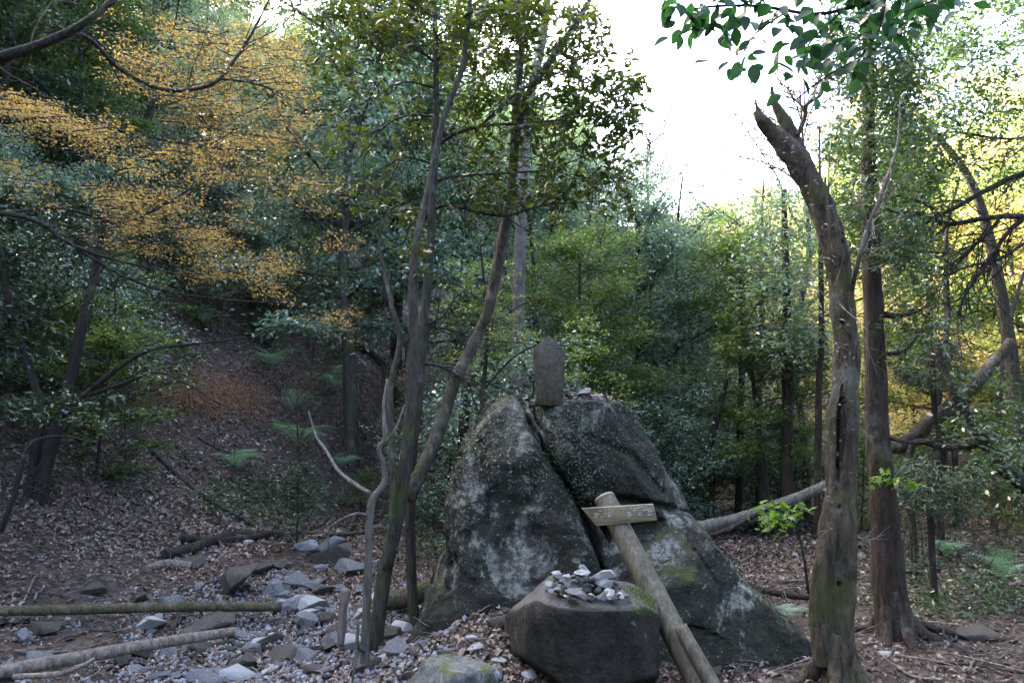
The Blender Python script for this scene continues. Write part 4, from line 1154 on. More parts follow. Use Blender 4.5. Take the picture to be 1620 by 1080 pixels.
def fill(keys, pr, n, xf, yf, where, dmin, smin, smax, ok, cat='tree'):
    pts = []; tries = 0
    while len(pts) < n and tries < n * 60:
        tries += 1
        x, y = xf(), yf()
        if any((x - a) ** 2 + (y - b) ** 2 < dmin * dmin for a, b in pts): continue
        px, py = proj((x, y, hz(x, y)))
        if not ok(x, y, px, py): continue
        if cat == 'tree' and any(math.hypot(x - c[0], y - c[1]) < 4.6 for c in CLEAR): continue
        pts.append((x, y))
        k = rng.choice(keys, p=pr)
        s_ = rng.uniform(smin, smax)
        sz, di, w_ = zone(x, y, px, py, s_)
        plant(k, x, y, s_, f'{sz}{di} {desc[k]} {w_}', f'{sz}{di} {desc[k]}s {w_}', cat=cat)
    return pts

U = rng.uniform
# left slope: forest above the bare leafy slope, up to the ridge
fill(['e1', 'e2', 'e3', 'e4', 'o1', 't1'], [.32, .2, .14, .14, .08, .12], 110, lambda: U(-34, 3), lambda: U(9, 44), 'on the steep left slope', 1.7, .65, 1.05,
     lambda x, y, px, py: (py < 500 if 180 < px < 760 else py < 680) and -500 < px < 720 and y > 9)
# ridge and blocking forest left of frame
fill(['e1', 'e2', 'e3'], [.4, .3, .3], 46, lambda: U(-46, -9), lambda: U(-4, 24), 'high on the left slope', 2.8, .9, 1.2,
     lambda x, y, px, py: px < -100 or y < 5)
fill(['e1', 'e2'], [.5, .5], 60, lambda: U(-60, -26), lambda: U(0, 70), 'along the left ridge', 2.6, 1.0, 1.3, lambda x, y, px, py: True)
fill(['e1', 'e2', 'e3', 'e4'], [.3, .3, .2, .2], 120, lambda: U(-34, 10), lambda: U(36, 105), 'far up the left slope', 2.6, .9, 1.3, lambda x, y, px, py: 120 < px < 960 and (px < 760 or py < 470))
fill(['e1', 'e2', 'e3'], [.4, .35, .25], 34, lambda: U(-16, 20), lambda: U(-26, -3.5), 'unseen behind the viewpoint, added to shade the scene', 2.4, 1.0, 1.4, lambda x, y, px, py: True)  # unseen trees added so skylight comes mainly from the gap ahead
fill(['e1', 'e2', 'e3'], [.4, .35, .25], 16, lambda: U(8, 22), lambda: U(-4, 9), 'beside the viewpoint', 2.2, .9, 1.3, lambda x, y, px, py: y < 3 or px > 1850)  # unseen trees added to close off light from the near right
def hand(rows):
    for key, px, Y, s_, lab in rows:
        x = (px - 810) / F * Y
        plant(key, x, Y, s_, lab, None)
hand([('o1', 1600, 15, 1.1, 'orange maple glowing at the right edge above the curved trunk'), ('o1', 1545, 22, 1.3, 'orange-leaved maple on the sunny slope right of the cedar'), ('e2', 560, 13, 1.15, 'tall bluish tree on the slope between maple and slender tree'), ('e1', 640, 15, 1.2, 'tall dark tree directly behind the slender tree'), ('e2', 720, 17, 1.25, 'tall bluish tree right behind the fork of the clump'),
      ('e3', 790, 19, 1.15, 'mid-green tree closing the view left of the tablet'), ('e4', 870, 13, 1.0, 'spreading teal laurel directly behind the tablet'), ('e2', 960, 15, .85, 'teal tree filling the view right of the tablet'), ('e4', 1010, 12, .85, 'low-limbed teal laurel over the right shoulder of the boulder'),
      ('e4', 1120, 15, .9, 'teal laurel between boulder shoulder and straight dark trunk'), ('y2', 1480, 19, 1.1, 'bright yellow tree glowing right of the cedar'), ('y2', 1570, 17, 1.0, 'bright yellow tree glowing near the right edge'), ('y1', 1640, 21, 1.1, 'yellow-green tree half cut by the right edge'),
      ('y1', 1430, 24, 1.1, 'yellow-green tree seen just beside the cedar trunk'), ('e3', 1085, 24, 1.15, 'taller mid-green tree showing through the sky gap'), ('t1', 1040, 16, 1.35, 'thin almost bare tree reaching into the sky gap'), ('t1', 1270, 12, 1.2, 'thin almost bare tree beside the snag'), ('y2', 1180, 30, 1.0, 'yellow tree far behind the straight dark trunk')])
# understorey on the slope
fill(['t1', 's3', 's1'], [.6, .3, .1], 16, lambda: U(-11, -1), lambda: U(7, 17), 'on the bare slope', 1.1, .22, .42, lambda x, y, px, py: 150 < px < 720 and py > 500, 'shrub')
fill(['s1', 's2', 's3'], [.4, .35, .25], 95, lambda: U(-14, 1), lambda: U(7, 20), 'in the undergrowth of the left slope', .9, .6, 1.1,
     lambda x, y, px, py: -60 < px < 760 and (py < 545 if px > 240 else py < 760), 'shrub')
# centre, behind the split boulder
fill(['e2', 'e4', 't1', 'e3'], [.3, .4, .2, .1], 13, lambda: U(-1.5, 7), lambda: U(10, 22), 'behind the split boulder', 1.8, .45, .68,
     lambda x, y, px, py: 700 < px < 1240)
fill(['s2', 's1', 's3'], [.65, .08, .27], 24, lambda: U(-1.5, 8), lambda: U(7.5, 16), 'behind the split boulder', 1.0, .7, 1.1,
     lambda x, y, px, py: 690 < px < 1240 and not (px > 1030 and y < 9.2), 'shrub')
# right middle distance
fill(['e3', 'e1', 't1', 'y1', 'y2'], [.2, .1, .3, .25, .15], 20, lambda: U(4.5, 24), lambda: U(9, 24), 'on the valley floor to the right', 2.2, .7, 1.0,
     lambda x, y, px, py: px > 1260)
fill(['s3', 's2'], [.6, .4], 22, lambda: U(4, 16), lambda: U(8, 20), 'on the valley floor to the right', 1.2, .5, .9,
     lambda x, y, px, py: px > 1300, 'shrub')
# far hillside in the sun
fill(['y1', 'y2', 'e3', 'e2', 'o1'], [.42, .24, .16, .12, .06], 130, lambda: U(2, 75), lambda: U(24, 75), 'on the far sunlit hillside', 3.0, .8, 1.2,
     lambda x, y, px, py: 880 < px < 1800 and (proj((x, y, hz(x, y) + 8))[1] > 330 or px > 1300))

# ------------------------------------------------------------------ orange maple overhanging from the left
mb = np.array([-6.6, 7.6, 0.0]); mb[2] = hz(mb[0], mb[1])
mp_ = thing('maple_tree', 'orange-leaved maple whose layered boughs sweep across the upper left', 'tree', tuple(mb))
YM = 7.0
limbsm = [
   [(-330, 640, 7.6, 40), (-200, 400, 7.3, 34), (-60, 130, 6.2, 24), (0, 92, 6, 20), (60, 72, 6, 16), (110, 52, 6, 14), (150, 25, 6, 11), (190, -10, 6.1, 9), (240, -60, 6.2, 6)],
   [(-240, 470, 7.3, 20), (-100, 340, 6.5, 12), (0, 338, 6.3, 9), (60, 352, 6.3, 8), (110, 385, 6.3, 6), (180, 410, 6.3, 5), (240, 425, 6.4, 3), (330, 445, 6.5, 2)],
   [(60, 72, 6, 8), (130, 55, 6.3, 7), (190, 110, 6.6, 6), (250, 140, 6.8, 6), (300, 142, 6.9, 6), (345, 128, 6.9, 6), (375, 90, 7, 5), (400, 50, 7, 4), (428, -5, 7, 3)],
   [(350, 125, 6.9, 4), (400, 132, 6.9, 3), (450, 150, 6.9, 2)],
   [(0, 338, 6.3, 6), (100, 330, 6.5, 5), (200, 350, 6.8, 4), (300, 300, 7, 3), (340, 280, 7, 2)],
   [(-100, 200, 6.4, 12), (60, 190, 6.6, 8), (160, 200, 6.8, 5), (300, 230, 7, 3), (420, 240, 7.1, 2)],
   [(60, 352, 6.3, 5), (200, 440, 6.8, 4), (320, 470, 7, 3), (450, 480, 7.2, 2)]]
wood_part('branches', mp_, mb, limbsm, M['bark_dark'], .04, 8, 40)
twiggery(mp_, mb, limbsm, 14, 1.1, 'bark_grey', 6, .05)
acc = Acc(); twa = Acc()
sprays = []
def band(n, x0, y0, x1, y1, th, Y, w_=1.0):
    for _ in range(n):
        t = rr_.random()
        sprays.append((x0 + (x1 - x0) * t + rr_.normal(0, 12), y0 + (y1 - y0) * t + rr_.normal(0, th), Y + rr_.uniform(-.7, .9), w_))
band(60, 170, 60, 440, 60, 36, 7.2); band(46, 200, 130, 480, 200, 28, 7.4); band(40, -10, 165, 150, 215, 16, 6.6)
band(40, 130, 210, 330, 280, 22, 6.9); band(36, 150, 300, 330, 340, 14, 7); band(44, 200, 360, 430, 410, 18, 7.2); band(26, 330, 250, 520, 300, 34, 8); band(30, 400, 400, 560, 490, 34, 8.2); band(16, 420, 330, 540, 380, 20, 8)
band(30, 0, 300, 250, 360, 26, 6.6); band(40, 260, 330, 540, 470, 30, 7.6); band(24, 430, 20, 470, 180, 20, 8.4)
for (px, py, Y, w_) in sprays:
    c = P(px, py, Y)
    if n2(np.array([px / 55.]), np.array([py / 34.]))[0] < -.13: continue
    # a flat fan of small leaves on a twig
    a0 = rr_.uniform(-.6, .6); dv = np.array([math.cos(a0), math.sin(a0) * .8, rr_.uniform(-.25, .1)])
    ln = rr_.uniform(.3, .6)
    s = c - dv * ln * .5; e = c + dv * ln * .5
    twa.add(*tube(catmull([s - mb, c - mb + [0, 0, .02], e - mb], 5), [.007, .006, .005, .004, .002], 3, 0, False))
    m = int(rr_.integers(40, 120) * w_)
    t = rr_.random(m)[:, None]
    side = np.cross(dv, [0, 0, 1.0]); side /= np.linalg.norm(side)
    p = s + (e - s) * t + side * (rr_.normal(0, .13, (m, 1))) * (1.1 - .6 * t) + rr_.normal(0, 1, (m, 3)) * [.02, .02, .035]
    d = rr_.normal(0, .6, (m, 3)) + dv + [0, 0, -.35]
    nor = rr_.normal(0, .4, (m, 3)) + [0, 0, 1]
    LL = rr_.uniform(.014, .032, m)
    acc.add(*scatter(LM if rr_.random() < .5 else LS, p - mb, d, nor, LL, LL * 1.0))
obj('crown', acc.mesh('crown', M['orange'], False), mp_)
obj('twigs', twa.mesh('twigs', M['bark_dark']), mp_, kind='stuff')

# dark old tree on the left bank
b6 = G(75, 800); Y6 = b6[1]
t6 = thing('shaded_bank_tree', 'dark two-trunked tree on the shaded bank near the left edge', 'tree', tuple(b6))
wood_part('trunk', t6, b6, [[(60, 815, Y6, 26), (75, 730, Y6, 20), (95, 660, Y6, 18), (112, 590, Y6, 16), (128, 520, Y6, 18), (150, 430, Y6 + .2, 12), (170, 330, Y6 + .3, 8)], [(40, 815, Y6, 20), (55, 720, Y6, 15), (62, 640, Y6, 13), (20, 500, Y6, 10), (-5, 380, Y6, 12)]], M['bark_dark'], .08, 12, 50)
wood_part('branches', t6, b6, [[(95, 660, Y6, 12), (140, 620, Y6 - .2, 10), (190, 580, Y6 - .3, 8), (240, 552, Y6 - .3, 7), (300, 545, Y6 - .3, 5), (390, 535, Y6 - .3, 3)], [(140, 625, Y6 - .2, 7), (200, 605, Y6 - .4, 6), (250, 590, Y6 - .5, 4), (300, 610, Y6 - .6, 3), (350, 640, Y6 - .6, 2)],
    [(0, 840, Y6 - 1, 10), (20, 790, Y6 - 1, 8), (45, 705, Y6 - 1, 7), (100, 690, Y6 - .8, 4), (150, 700, Y6 - .8, 2)]], M['bark_dark'], .05, 8, 30)
acc = Acc()
tw = region_pts([(0, 190, 625, 672, 42, Y6 - .6, .3), (80, 110, 600, 640, 5, Y6 - .6, .2), (130, 220, 470, 500, 10, Y6, .3), (10, 130, 400, 440, 14, Y6, .3), (180, 330, 540, 600, 12, Y6 - .3, .2), (250, 300, 560, 620, 6, Y6 - .3, .2), (20, 180, 330, 400, 18, Y6 + .4, .3)])
leafy(acc, tw - b6, rr_.normal(0, .5, tw.shape), 14, .06, .4, .05, LF, 1.0, .5)
obj('crown', acc.mesh('crown', M['shiny'], False), t6)

# ------------------------------------------------------------------ yellow-green sprays behind the tablet
b7 = G(770, 660, 30); b7 = np.array([-.3, 6.6, hz(-.3, 6.6)])
t7 = thing('yellow_green_sapling', 'yellow-green fine-leaved sapling spreading behind and left of the tablet', 'tree', tuple(b7))
Y7 = 6.6
wood_part('trunk', t7, b7, [[(757, 800, Y7, 10), (762, 640, Y7, 8), (770, 540, Y7, 6), (765, 440, Y7, 4), (760, 390, Y7, 2)]], M['bark_dark'], .04, 6, 20)
wood_part('branches', t7, b7, [[(762, 620, Y7, 4), (820, 560, Y7, 3), (900, 540, Y7, 2), (990, 590, Y7, 1.5)], [(768, 520, Y7, 3), (830, 480, Y7, 2), (880, 470, Y7, 1.5)], [(768, 480, Y7, 3), (720, 450, Y7, 2), (700, 470, Y7, 1)], [(762, 600, Y7, 3), (850, 640, Y7, 2), (940, 660, Y7, 1.5)]], M['bark_dark'], .04, 5, 16)
acc = Acc()
tw = region_pts([(700, 830, 410, 530, 60, Y7, .3), (760, 850, 520, 570, 26, Y7, .3), (900, 960, 500, 560, 14, Y7, .2), (920, 1000, 590, 650, 9, Y7, .2), (900, 940, 560, 600, 6, Y7, .2), (710, 780, 540, 600, 16, Y7 + .2, .2)])
leafy(acc, tw - b7, rr_.normal(0, .6, tw.shape), 26, .038, .42, .055, LS, 1.2, .35)
obj('crown', acc.mesh('crown', M['green_mid'], False), t7)

# ------------------------------------------------------------------ boughs entering from the right
b8 = np.array([6.6, 7.4, 0.0]); b8[2] = hz(6.6, 7.4)
t8 = thing('leaning_bough_tree', 'tree off the right edge whose dark bare boughs reach in across the bright hillside', 'tree', tuple(b8))
Y8 = 6.6
wood_part('trunk', t8, b8, [[(1990, 1010, 7.4, 60), (1930, 700, 7.2, 48), (1840, 450, 7, 40), (1760, 200, 6.8, 30), (1720, -60, 6.8, 20)]], M['bark_dark'], .05, 12, 30)
limbs8 = [
 [(1840, 450, 7, 22), (1700, 360, Y8, 12), (1620, 343, Y8, 10), (1560, 346, Y8, 9), (1500, 355, Y8, 8), (1460, 340, Y8 - .1, 6), (1420, 335, Y8 - .2, 5), (1395, 330, Y8 - .2, 3)],
 [(1800, 320, 7, 18), (1700, 260, Y8, 10), (1620, 274, Y8, 9), (1560, 300, Y8, 8), (1510, 330, Y8, 7), (1470, 350, Y8, 6), (1420, 390, Y8, 5), (1380, 420, Y8, 4)],
 [(1620, 343, Y8, 8), (1590, 375, Y8, 7), (1560, 420, Y8, 6), (1530, 460, Y8, 5), (1515, 500, Y8, 4)],
 [(1580, 350, Y8, 6), (1540, 390, Y8, 5), (1500, 420, Y8, 4), (1450, 430, Y8, 3)],
 [(1620, 385, Y8, 5), (1580, 410, Y8, 4), (1510, 430, Y8, 3), (1470, 470, Y8, 2)],
 [(1500, 355, Y8, 4), (1460, 390, Y8, 3), (1420, 430, Y8, 2)], [(1700, 200, Y8, 8), (1600, 220, Y8, 4), (1500, 210, Y8, 3), (1440, 240, Y8, 2)]]
wood_part('branches', t8, b8, limbs8, M['bark_dark'], .05, 8, 40)
twiggery(t8, b8, limbs8, 26, .8, 'bark_dark', 5, .12, .004, -.15)
acc = Acc()
tw = region_pts([(1400, 1620, 180, 300, 90, Y8 + .3, .6), (1320, 1460, 190, 400, 120, Y8 + .4, .5), (1400, 1560, 400, 520, 40, Y8 + .8, .4), (1430, 1640, 60, 180, 90, Y8 + .4, .6), (1440, 1640, -40, 80, 90, Y8, .6), (1500, 1620, 590, 700, 22, Y8, .4), (1540, 1620, 690, 800, 16, Y8, .4)])
leafy(acc, tw - b8, rr_.normal(0, .5, tw.shape), 26, .07, .42, .09, LS, .8, .6)
obj('crown', acc.mesh('crown', M['green_dark'], False), t8)
acc = Acc()
tw = region_pts([(1340, 1480, 110, 200, 46, 9, .5), (1300, 1370, 190, 260, 22, 9, .5), (1530, 1620, 110, 170, 26, 9, .5), (1510, 1600, 215, 245, 16, 9, .3)])
b9 = np.array([6.4, 9.2, hz(6.4, 9.2)])
t9 = thing('golden_tree', 'tree with golden autumn leaves above the cedar in the upper right', 'tree', tuple(b9))
wood_part('trunk', t9, b9, [[(proj(b9)[0], proj(b9)[1], 9.2, 26), (1590, 500, 9.2, 20), (1540, 300, 9.1, 14), (1450, 180, 9, 8), (1380, 130, 9, 4)]], M['bark_grey'], .05, 8, 30)
leafy(acc, tw - b9, rr_.normal(0, .5, tw.shape), 26, .075, .5, .10, LS, .8, .5)
obj('crown', acc.mesh('crown', M['yellow'], False), t9)

# leaning mossy trunks on the right
def lean_tree(name, label, rows, mat, drop=True, lump=.06):
    p0 = P(*rows[0][:3]); base = np.array([p0[0], p0[1], hz(p0[0], p0[1])])
    t = thing(name, label, 'tree', tuple(base))
    if drop: rows = [(*proj(base), rows[0][2], rows[0][3] * 1.2)] + list(rows)
    wood_part('trunk', t, base, [rows], mat, lump, 12, 60, .78); return t, base
tA, bA = lean_tree('propped_trunk', 'thick mossy trunk leaning up to the right beside the cedar', [(1400, 725, 8.2, 20), (1430, 702, 8.2, 30), (1480, 662, 8.2, 30), (1520, 628, 8.2, 29), (1552, 598, 8.2, 27), (1600, 540, 8.3, 20)], M['bark_mossy'])
tB, bB = lean_tree('curved_trunk', 'dark curved trunk sweeping down to the right edge', [(1660, 800, 7.5, 36), (1620, 765, 7.5, 34), (1585, 735, 7.5, 32), (1560, 700, 7.5, 30), (1535, 665, 7.5, 24), (1510, 620, 7.5, 20), (1490, 580, 7.6, 16), (1480, 535, 7.7, 14)], M['bark_dark'])
lean_tree('horizontal_limb_tree', 'dark level limb crossing below the leaning mossy trunk', [(1440, 712, 7.6, 12), (1500, 708, 7.6, 14), (1560, 700, 7.6, 16), (1640, 690, 7.6, 16)], M['bark_dark'])

# middle-distance single trunks
tS, bS = lean_tree('straight_trunk_tree', 'straight dark trunk between the split boulder and the snag', [(1243, 935, 9.5, 30), (1244, 860, 9.5, 26), (1246, 780, 9.5, 23), (1247, 650, 9.5, 22), (1247, 560, 9.5, 20), (1244, 450, 9.5, 16), (1240, 300, 9.5, 10)], M['bark_brown'])
lean_tree('straight_trunk_tree', 'thin straight trunk left of the straight dark trunk, behind the pale fallen log', [(1160, 900, 11, 16), (1168, 780, 11, 14), (1172, 650, 11, 13), (1175, 500, 11, 11), (1176, 400, 11, 8)], M['bark_brown'])
lean_tree('leaning_thin_tree', 'thin trunk leaning right, just beyond the right shoulder of the boulder', [(1095, 800, 10, 14), (1112, 740, 10, 15), (1130, 680, 10, 14), (1140, 640, 10, 12), (1150, 600, 10, 8)], M['bark_dark'])
lean_tree('leaning_thin_tree', 'slim trunk before the bright slope near the right edge, above the curved trunk', [(1570, 900, 11, 14), (1578, 700, 11, 14), (1585, 600, 11, 12), (1600, 500, 11, 9), (1620, 430, 11, 6)], M['bark_grey'])
tw = region_pts([(1180, 1310, 300, 470, 90, 9.5, .8), (1200, 1300, 470, 560, 30, 9.3, .6)])
acc = Acc(); leafy(acc, tw - bS, rr_.normal(0, .5, tw.shape), 40, .08, .42, .13, LS, .9, .6)
obj('crown', acc.mesh('crown', M['green_blue'], False), tS)
for px, lx, Y, w_, lab, mt in ((1062, 8, 13, 9, 'slim dark stem just right of the boulder top, in the teal foliage', 'bark_dark'), (1015, -6, 14, 8, 'slimmest stem between the tablet and the slim dark stem', 'bark_dark'), (1200, 4, 12, 9, 'slim grey stem close left of the straight dark trunk', 'bark_grey'),
                          (1293, 6, 9, 11, 'dark stem half hidden behind the snag', 'bark_brown'), (1478, 18, 10, 10, 'dark stem right of the cedar, before the yellow glow', 'bark_dark'), (1512, -14, 12, 9, 'thin dark stem leaning left before the yellow glow', 'bark_dark'), (920, 10, 11, 8, 'slim grey stem rising just right of the tablet', 'bark_grey')):
    lean_tree('slim_tree', lab, [(px, 800, Y, w_ * 1.3), (px + lx * .3, 650, Y, w_ * 1.2), (px + lx * 1.2, 500, Y, w_), (px + lx, 380, Y, w_ * .8), (px + lx * 2.2, 280, Y, w_ * .4)], M[mt])
# dark bushy conifer tufts
def tuft(label, rows, cx, cy, Y, w_, h_, n, mat='cedar', L=.07):
    c = P(cx, cy, Y); base = np.array([c[0], c[1], hz(c[0], c[1])])
    t = thing('conifer_sapling', label, 'tree', tuple(base))
    wood_part('trunk', t, base, [[(*proj(base), Y, 12), (cx, cy, Y, 8), (cx, cy - h_ * .5, Y, 3)]], M['bark_dark'], .04, 8, 20)
    r = np.random.default_rng(int(cx)); s = Y / F
    a = r.uniform(0, 6.28, n); rad = r.random(n) ** .5
    q = np.stack([np.cos(a) * rad * w_ * s * .5, np.sin(a) * rad * w_ * s * .5, r.uniform(-.5, .5, n) * h_ * s * (1 - .5 * rad)], 1) + (c - base)
    acc = Acc(); leafy(acc, q, np.stack([np.cos(a), np.sin(a), -.6 + 0 * a], 1), 34, L, .16, .035 * Y / 6, LS, .6, .8)
    obj('crown', acc.mesh('crown', M[mat], False), t)
tuft('dark feathery conifer foliage beside the cedar trunk', None, 1470, 775, 6.2, 130, 110, 120)
tuft('dark shaggy conifer foliage around the straight dark trunk', None, 1240, 555, 9.6, 130, 110, 90, 'cedar', .10)
tuft('dark brown-tinged conifer spray right of the cedar', None, 1475, 570, 8, 110, 110, 60, 'cedar', .09)

# ------------------------------------------------------------------ fallen wood
def log(name, label, rows, mat, lump=.05, seg=14, n=60, rest=True, cat='log', lift=0.0, group=None):
    path, rr2 = pxpath(rows, n)
    if rest:   # lay it on the ground
        zz = height(path[:, 0], path[:, 1]) + rr2 * .7 + lift
        t = np.linspace(0, 1, n); c = np.polyfit(t, zz, 2 if n > 30 else 1); path[:, 2] = np.maximum(np.polyval(c, t), zz - .05)
    base = path[n // 2].copy(); base[2] = float(height(base[0], base[1]))
    t = obj(name, None) if False else None
    V, Q = tube(path - base, rr2, seg, lump, True, len(label))
    o = obj(name, mesh_np(name, V, Q, [M[mat]], smooth=True)); o.location = base
    o['label'] = label; o['category'] = cat
    if group: o['group'] = group
    return o
def gy_(px, py): return float(G(px, py)[1])
y_ = gy_(200, 975)
log('fallen_log', 'long straight mossy log lying level across the lower left', [(px, py, gy_(max(px, -60), py + 20) - .05, w_) for px, py, w_ in ((-120, 968, 15), (0, 966, 15), (150, 963, 15), (300, 959, 15), (445, 959, 14))], 'bark_log', .05, 14, 90, False)
log('fallen_log', 'long pale debarked log slanting across the bottom left corner', [(-120, 1080, 4.3, 22), (0, 1062, 4.5, 21), (120, 1040, 4.7, 20), (250, 1017, 4.9, 18), (372, 998, 5.1, 14)], 'dead_wood', .04, 14, 90, False)
log('fallen_log', 'thin pale branch curving beneath the long pale log', [(20, 1070, 4.2, 9), (90, 1066, 4.25, 9), (130, 1052, 4.3, 7), (148, 1042, 4.4, 5)], 'dead_wood', .04, 8, 40, False, 'branch')
log('fallen_log', 'pale broken stick standing nearly upright among the stream stones', [(538, 1020, 5.2, 11), (541, 990, 5.2, 12), (543, 960, 5.2, 13), (547, 932, 5.2, 15)], 'dead_wood', .08, 12, 30, False, 'stick')
y_ = gy_(640, 985)
log('fallen_log', 'thick yellowish mossy log wedged behind the slender tree and the split boulder', [(600, 952, 6.1, 30), (640, 945, 6.1, 31), (680, 932, 6.1, 32), (740, 915, 6.1, 30)], 'bark_log', .06, 16, 60, False)
log('fallen_log', 'dark thin log under the thick yellowish log', [(620, 985, 5.9, 10), (660, 980, 5.9, 11), (700, 972, 5.9, 10)], 'bark_grey', .05, 10, 30, False)
log('fallen_log', 'pale lichened trunk fallen at a slant right behind the split boulder', [(1075, 842, 8, 22), (1120, 833, 8, 22), (1180, 818, 8.1, 21), (1230, 800, 8.2, 19), (1290, 775, 8.3, 16), (1350, 745, 8.4, 12)], 'bark_pale', .06, 14, 60, False)
log('fallen_log', 'dark forked branch under the pale lichened trunk', [(1105, 852, 7.8, 8), (1150, 838, 7.8, 7), (1200, 812, 7.9, 6), (1240, 795, 8, 4)], 'bark_dark', .05, 8, 30, False, 'branch')
slope_sticks = [
 ('long bare branch slanting down the leafy slope to the stick pile', [(215, 690, 8), (260, 735, 8), (300, 770, 8), (340, 800, 8), (400, 832, 9), (430, 848, 10)], 'bark_grey'),
 ('dark thick log at the foot of the slope, lowest of the stick pile', [(258, 885, 16), (300, 876, 18), (340, 862, 17), (380, 852, 15), (450, 850, 11)], 'bark_dark'),
 ('dark log lying above the lowest log of the stick pile', [(285, 858, 14), (340, 862, 14), (400, 856, 13), (440, 846, 11)], 'bark_dark'),
 ('short pale broken log left of the big brown rock', [(228, 905, 11), (262, 898, 14), (302, 900, 12)], 'dead_wood'),
 ('branch running down the slope beside the large fern', [(395, 575, 6), (440, 615, 10), (480, 655, 10), (510, 705, 10), (530, 740, 9), (560, 765, 9), (580, 780, 8)], 'bark_grey'),
 ('mossy branch lying behind the angular rocks', [(475, 844, 6), (520, 848, 7), (570, 846, 7), (620, 842, 6)], 'bark_log'),
 ('dark thin branch lying across the stones of the stream bed', [(300, 1045, 8), (355, 1022, 10), (400, 1030, 9), (470, 1032, 9), (560, 1028, 8)], 'bark_dark'),
 ('slender twig arching over the end of the long pale log', [(110, 1010, 4), (170, 1000, 5), (230, 1020, 4), (300, 1040, 4), (380, 1075, 4)], 'bark_grey'),
 ('curved bare root on the slope behind the forked tree', [(520, 700, 6), (560, 745, 7), (610, 790, 8), (650, 800, 8)], 'bark_grey'),
 ('dark fallen trunk on the slope behind the slender tree', [(545, 540, 14), (600, 575, 13), (650, 640, 12), (690, 690, 11), (735, 735, 10)], 'bark_dark'),
 ('pale twig crossing behind the slender tree towards the boulder', [(640, 735, 4), (690, 725, 5), (740, 715, 5)], 'bark_pale'),
 ('bare root crossing the ground right of the cedar', [(1440, 985, 13), (1490, 1003, 11), (1540, 1012, 9), (1610, 1018, 7)], 'bark_dark'),
 ('dark root joining the cedar foot from the left', [(1345, 998, 8), (1380, 1000, 10), (1410, 1003, 14)], 'bark_dark'),
 ('fallen branch on the ground behind the snag', [(1185, 930, 8), (1230, 942, 9), (1290, 950, 8)], 'bark_dark'),
 ('thin fallen pole on the sunny ground right of the cedar', [(1450, 900, 6), (1520, 875, 6), (1600, 850, 5)], 'bark_grey'),
 ('pale twig fallen on the leaf slope above the stick pile', [(280, 820, 4), (292, 838, 5), (302, 850, 5)], 'dead_wood'),
]
for lab, rows, mat in slope_sticks:
    W = np.array([G(px, py) for px, py, _ in rows]); rad = np.array([w_ * .5 * W[k][1] / F for k, (_, _, w_) in enumerate(rows)])
    W[:, 2] += rad * .8
    n = 50
    pth = catmull(W, n); rr3 = np.interp(np.linspace(0, 1, n), np.linspace(0, 1, len(rad)), rad)
    pth[:, 2] = np.maximum(pth[:, 2], height(pth[:, 0], pth[:, 1]) + rr3 * .3)
    base = pth[n // 2].copy()
    V, Q = tube(pth - base, rr3, 9, .07, True, len(lab))
    o = obj('fallen_branch', mesh_np('fallen_branch', V, Q, [M[mat]], smooth=True)); o.location = base
    o['label'] = lab; o['category'] = 'branch'
# loose sticks
for k in range(70):
    z_ = k % 3
    px, py = [(rng.uniform(0, 640), rng.uniform(900, 1078)), (rng.uniform(250, 720), rng.uniform(640, 880)), (rng.uniform(1200, 1610), rng.uniform(860, 1070))][z_]
    p = G(px, py); a_ = rng.uniform(0, 6.28); ln = rng.uniform(.2, .7) * (1 + .6 * (z_ == 1))
    pts = [p + np.array([math.cos(a_ + rng.normal(0, .15)), math.sin(a_ + rng.normal(0, .15)), 0]) * ln * s_ for s_ in (-.5, -.15, .2, .5)]
    for q in pts: q[2] = hz(q[0], q[1]) + .012 + rng.uniform(0, .03)
    mt = ['bark_grey', 'dead_wood', 'bark_dark'][rng.integers(3)]
    V, Q = tube(catmull(pts, 12) - p, np.linspace(.009, .004, 12) * (1 + .5 * (z_ == 1)), 6, .05)
    o = obj('stick', mesh_np('stick', V, Q, [M[mt]], smooth=True)); o.location = p
    tone = {'bark_grey': 'grey', 'dead_wood': 'bleached', 'bark_dark': 'dark'}[mt]; wh = ['in the stony stream bed', 'on the leafy slope', 'on the trodden ground to the right'][z_]
    o['label'] = f'thin {tone} stick lying {wh}'; o['category'] = 'stick'; o['group'] = f'{tone} sticks {wh}'

# ------------------------------------------------------------------ ferns
def frond_mesh(seed, L):
    r = np.random.default_rng(seed)
    n = 18; t = np.linspace(0, 1, n)
    x = L * t; z = L * (.75 * t - .95 * t * t)
    path = np.stack([x * .85, 0 * x, z], 1)
    acc = Acc(); acc.add(*tube(path, np.linspace(.004, .001, n) * L / .6, 3, 0, False))
    for k in range(2, n):
        for s in (-1, 1):
            ln = L * .26 * math.sin(math.pi * (.12 + .86 * t[k])) ** .8
            m = 7
            for q in range(m):   # pinnules
                u = (q + .5) / m
                pos = path[k] + np.array([.35 * ln * u, s * ln * u * .95, -.12 * ln * u * u])
                wv = ln * .14 * (1 - .6 * u)
                acc.add([pos + [-wv * .4, 0, 0], pos + [wv * .2, s * .06 * ln, .003], pos + [wv, s * .02 * ln, 0], pos + [wv * .2, -s * .05 * ln, .003]], [[0, 1, 2, 3]])
    return acc.mesh('frond', M['fern'], False)
fronds = [frond_mesh(k, .55 + .08 * k) for k in range(3)]
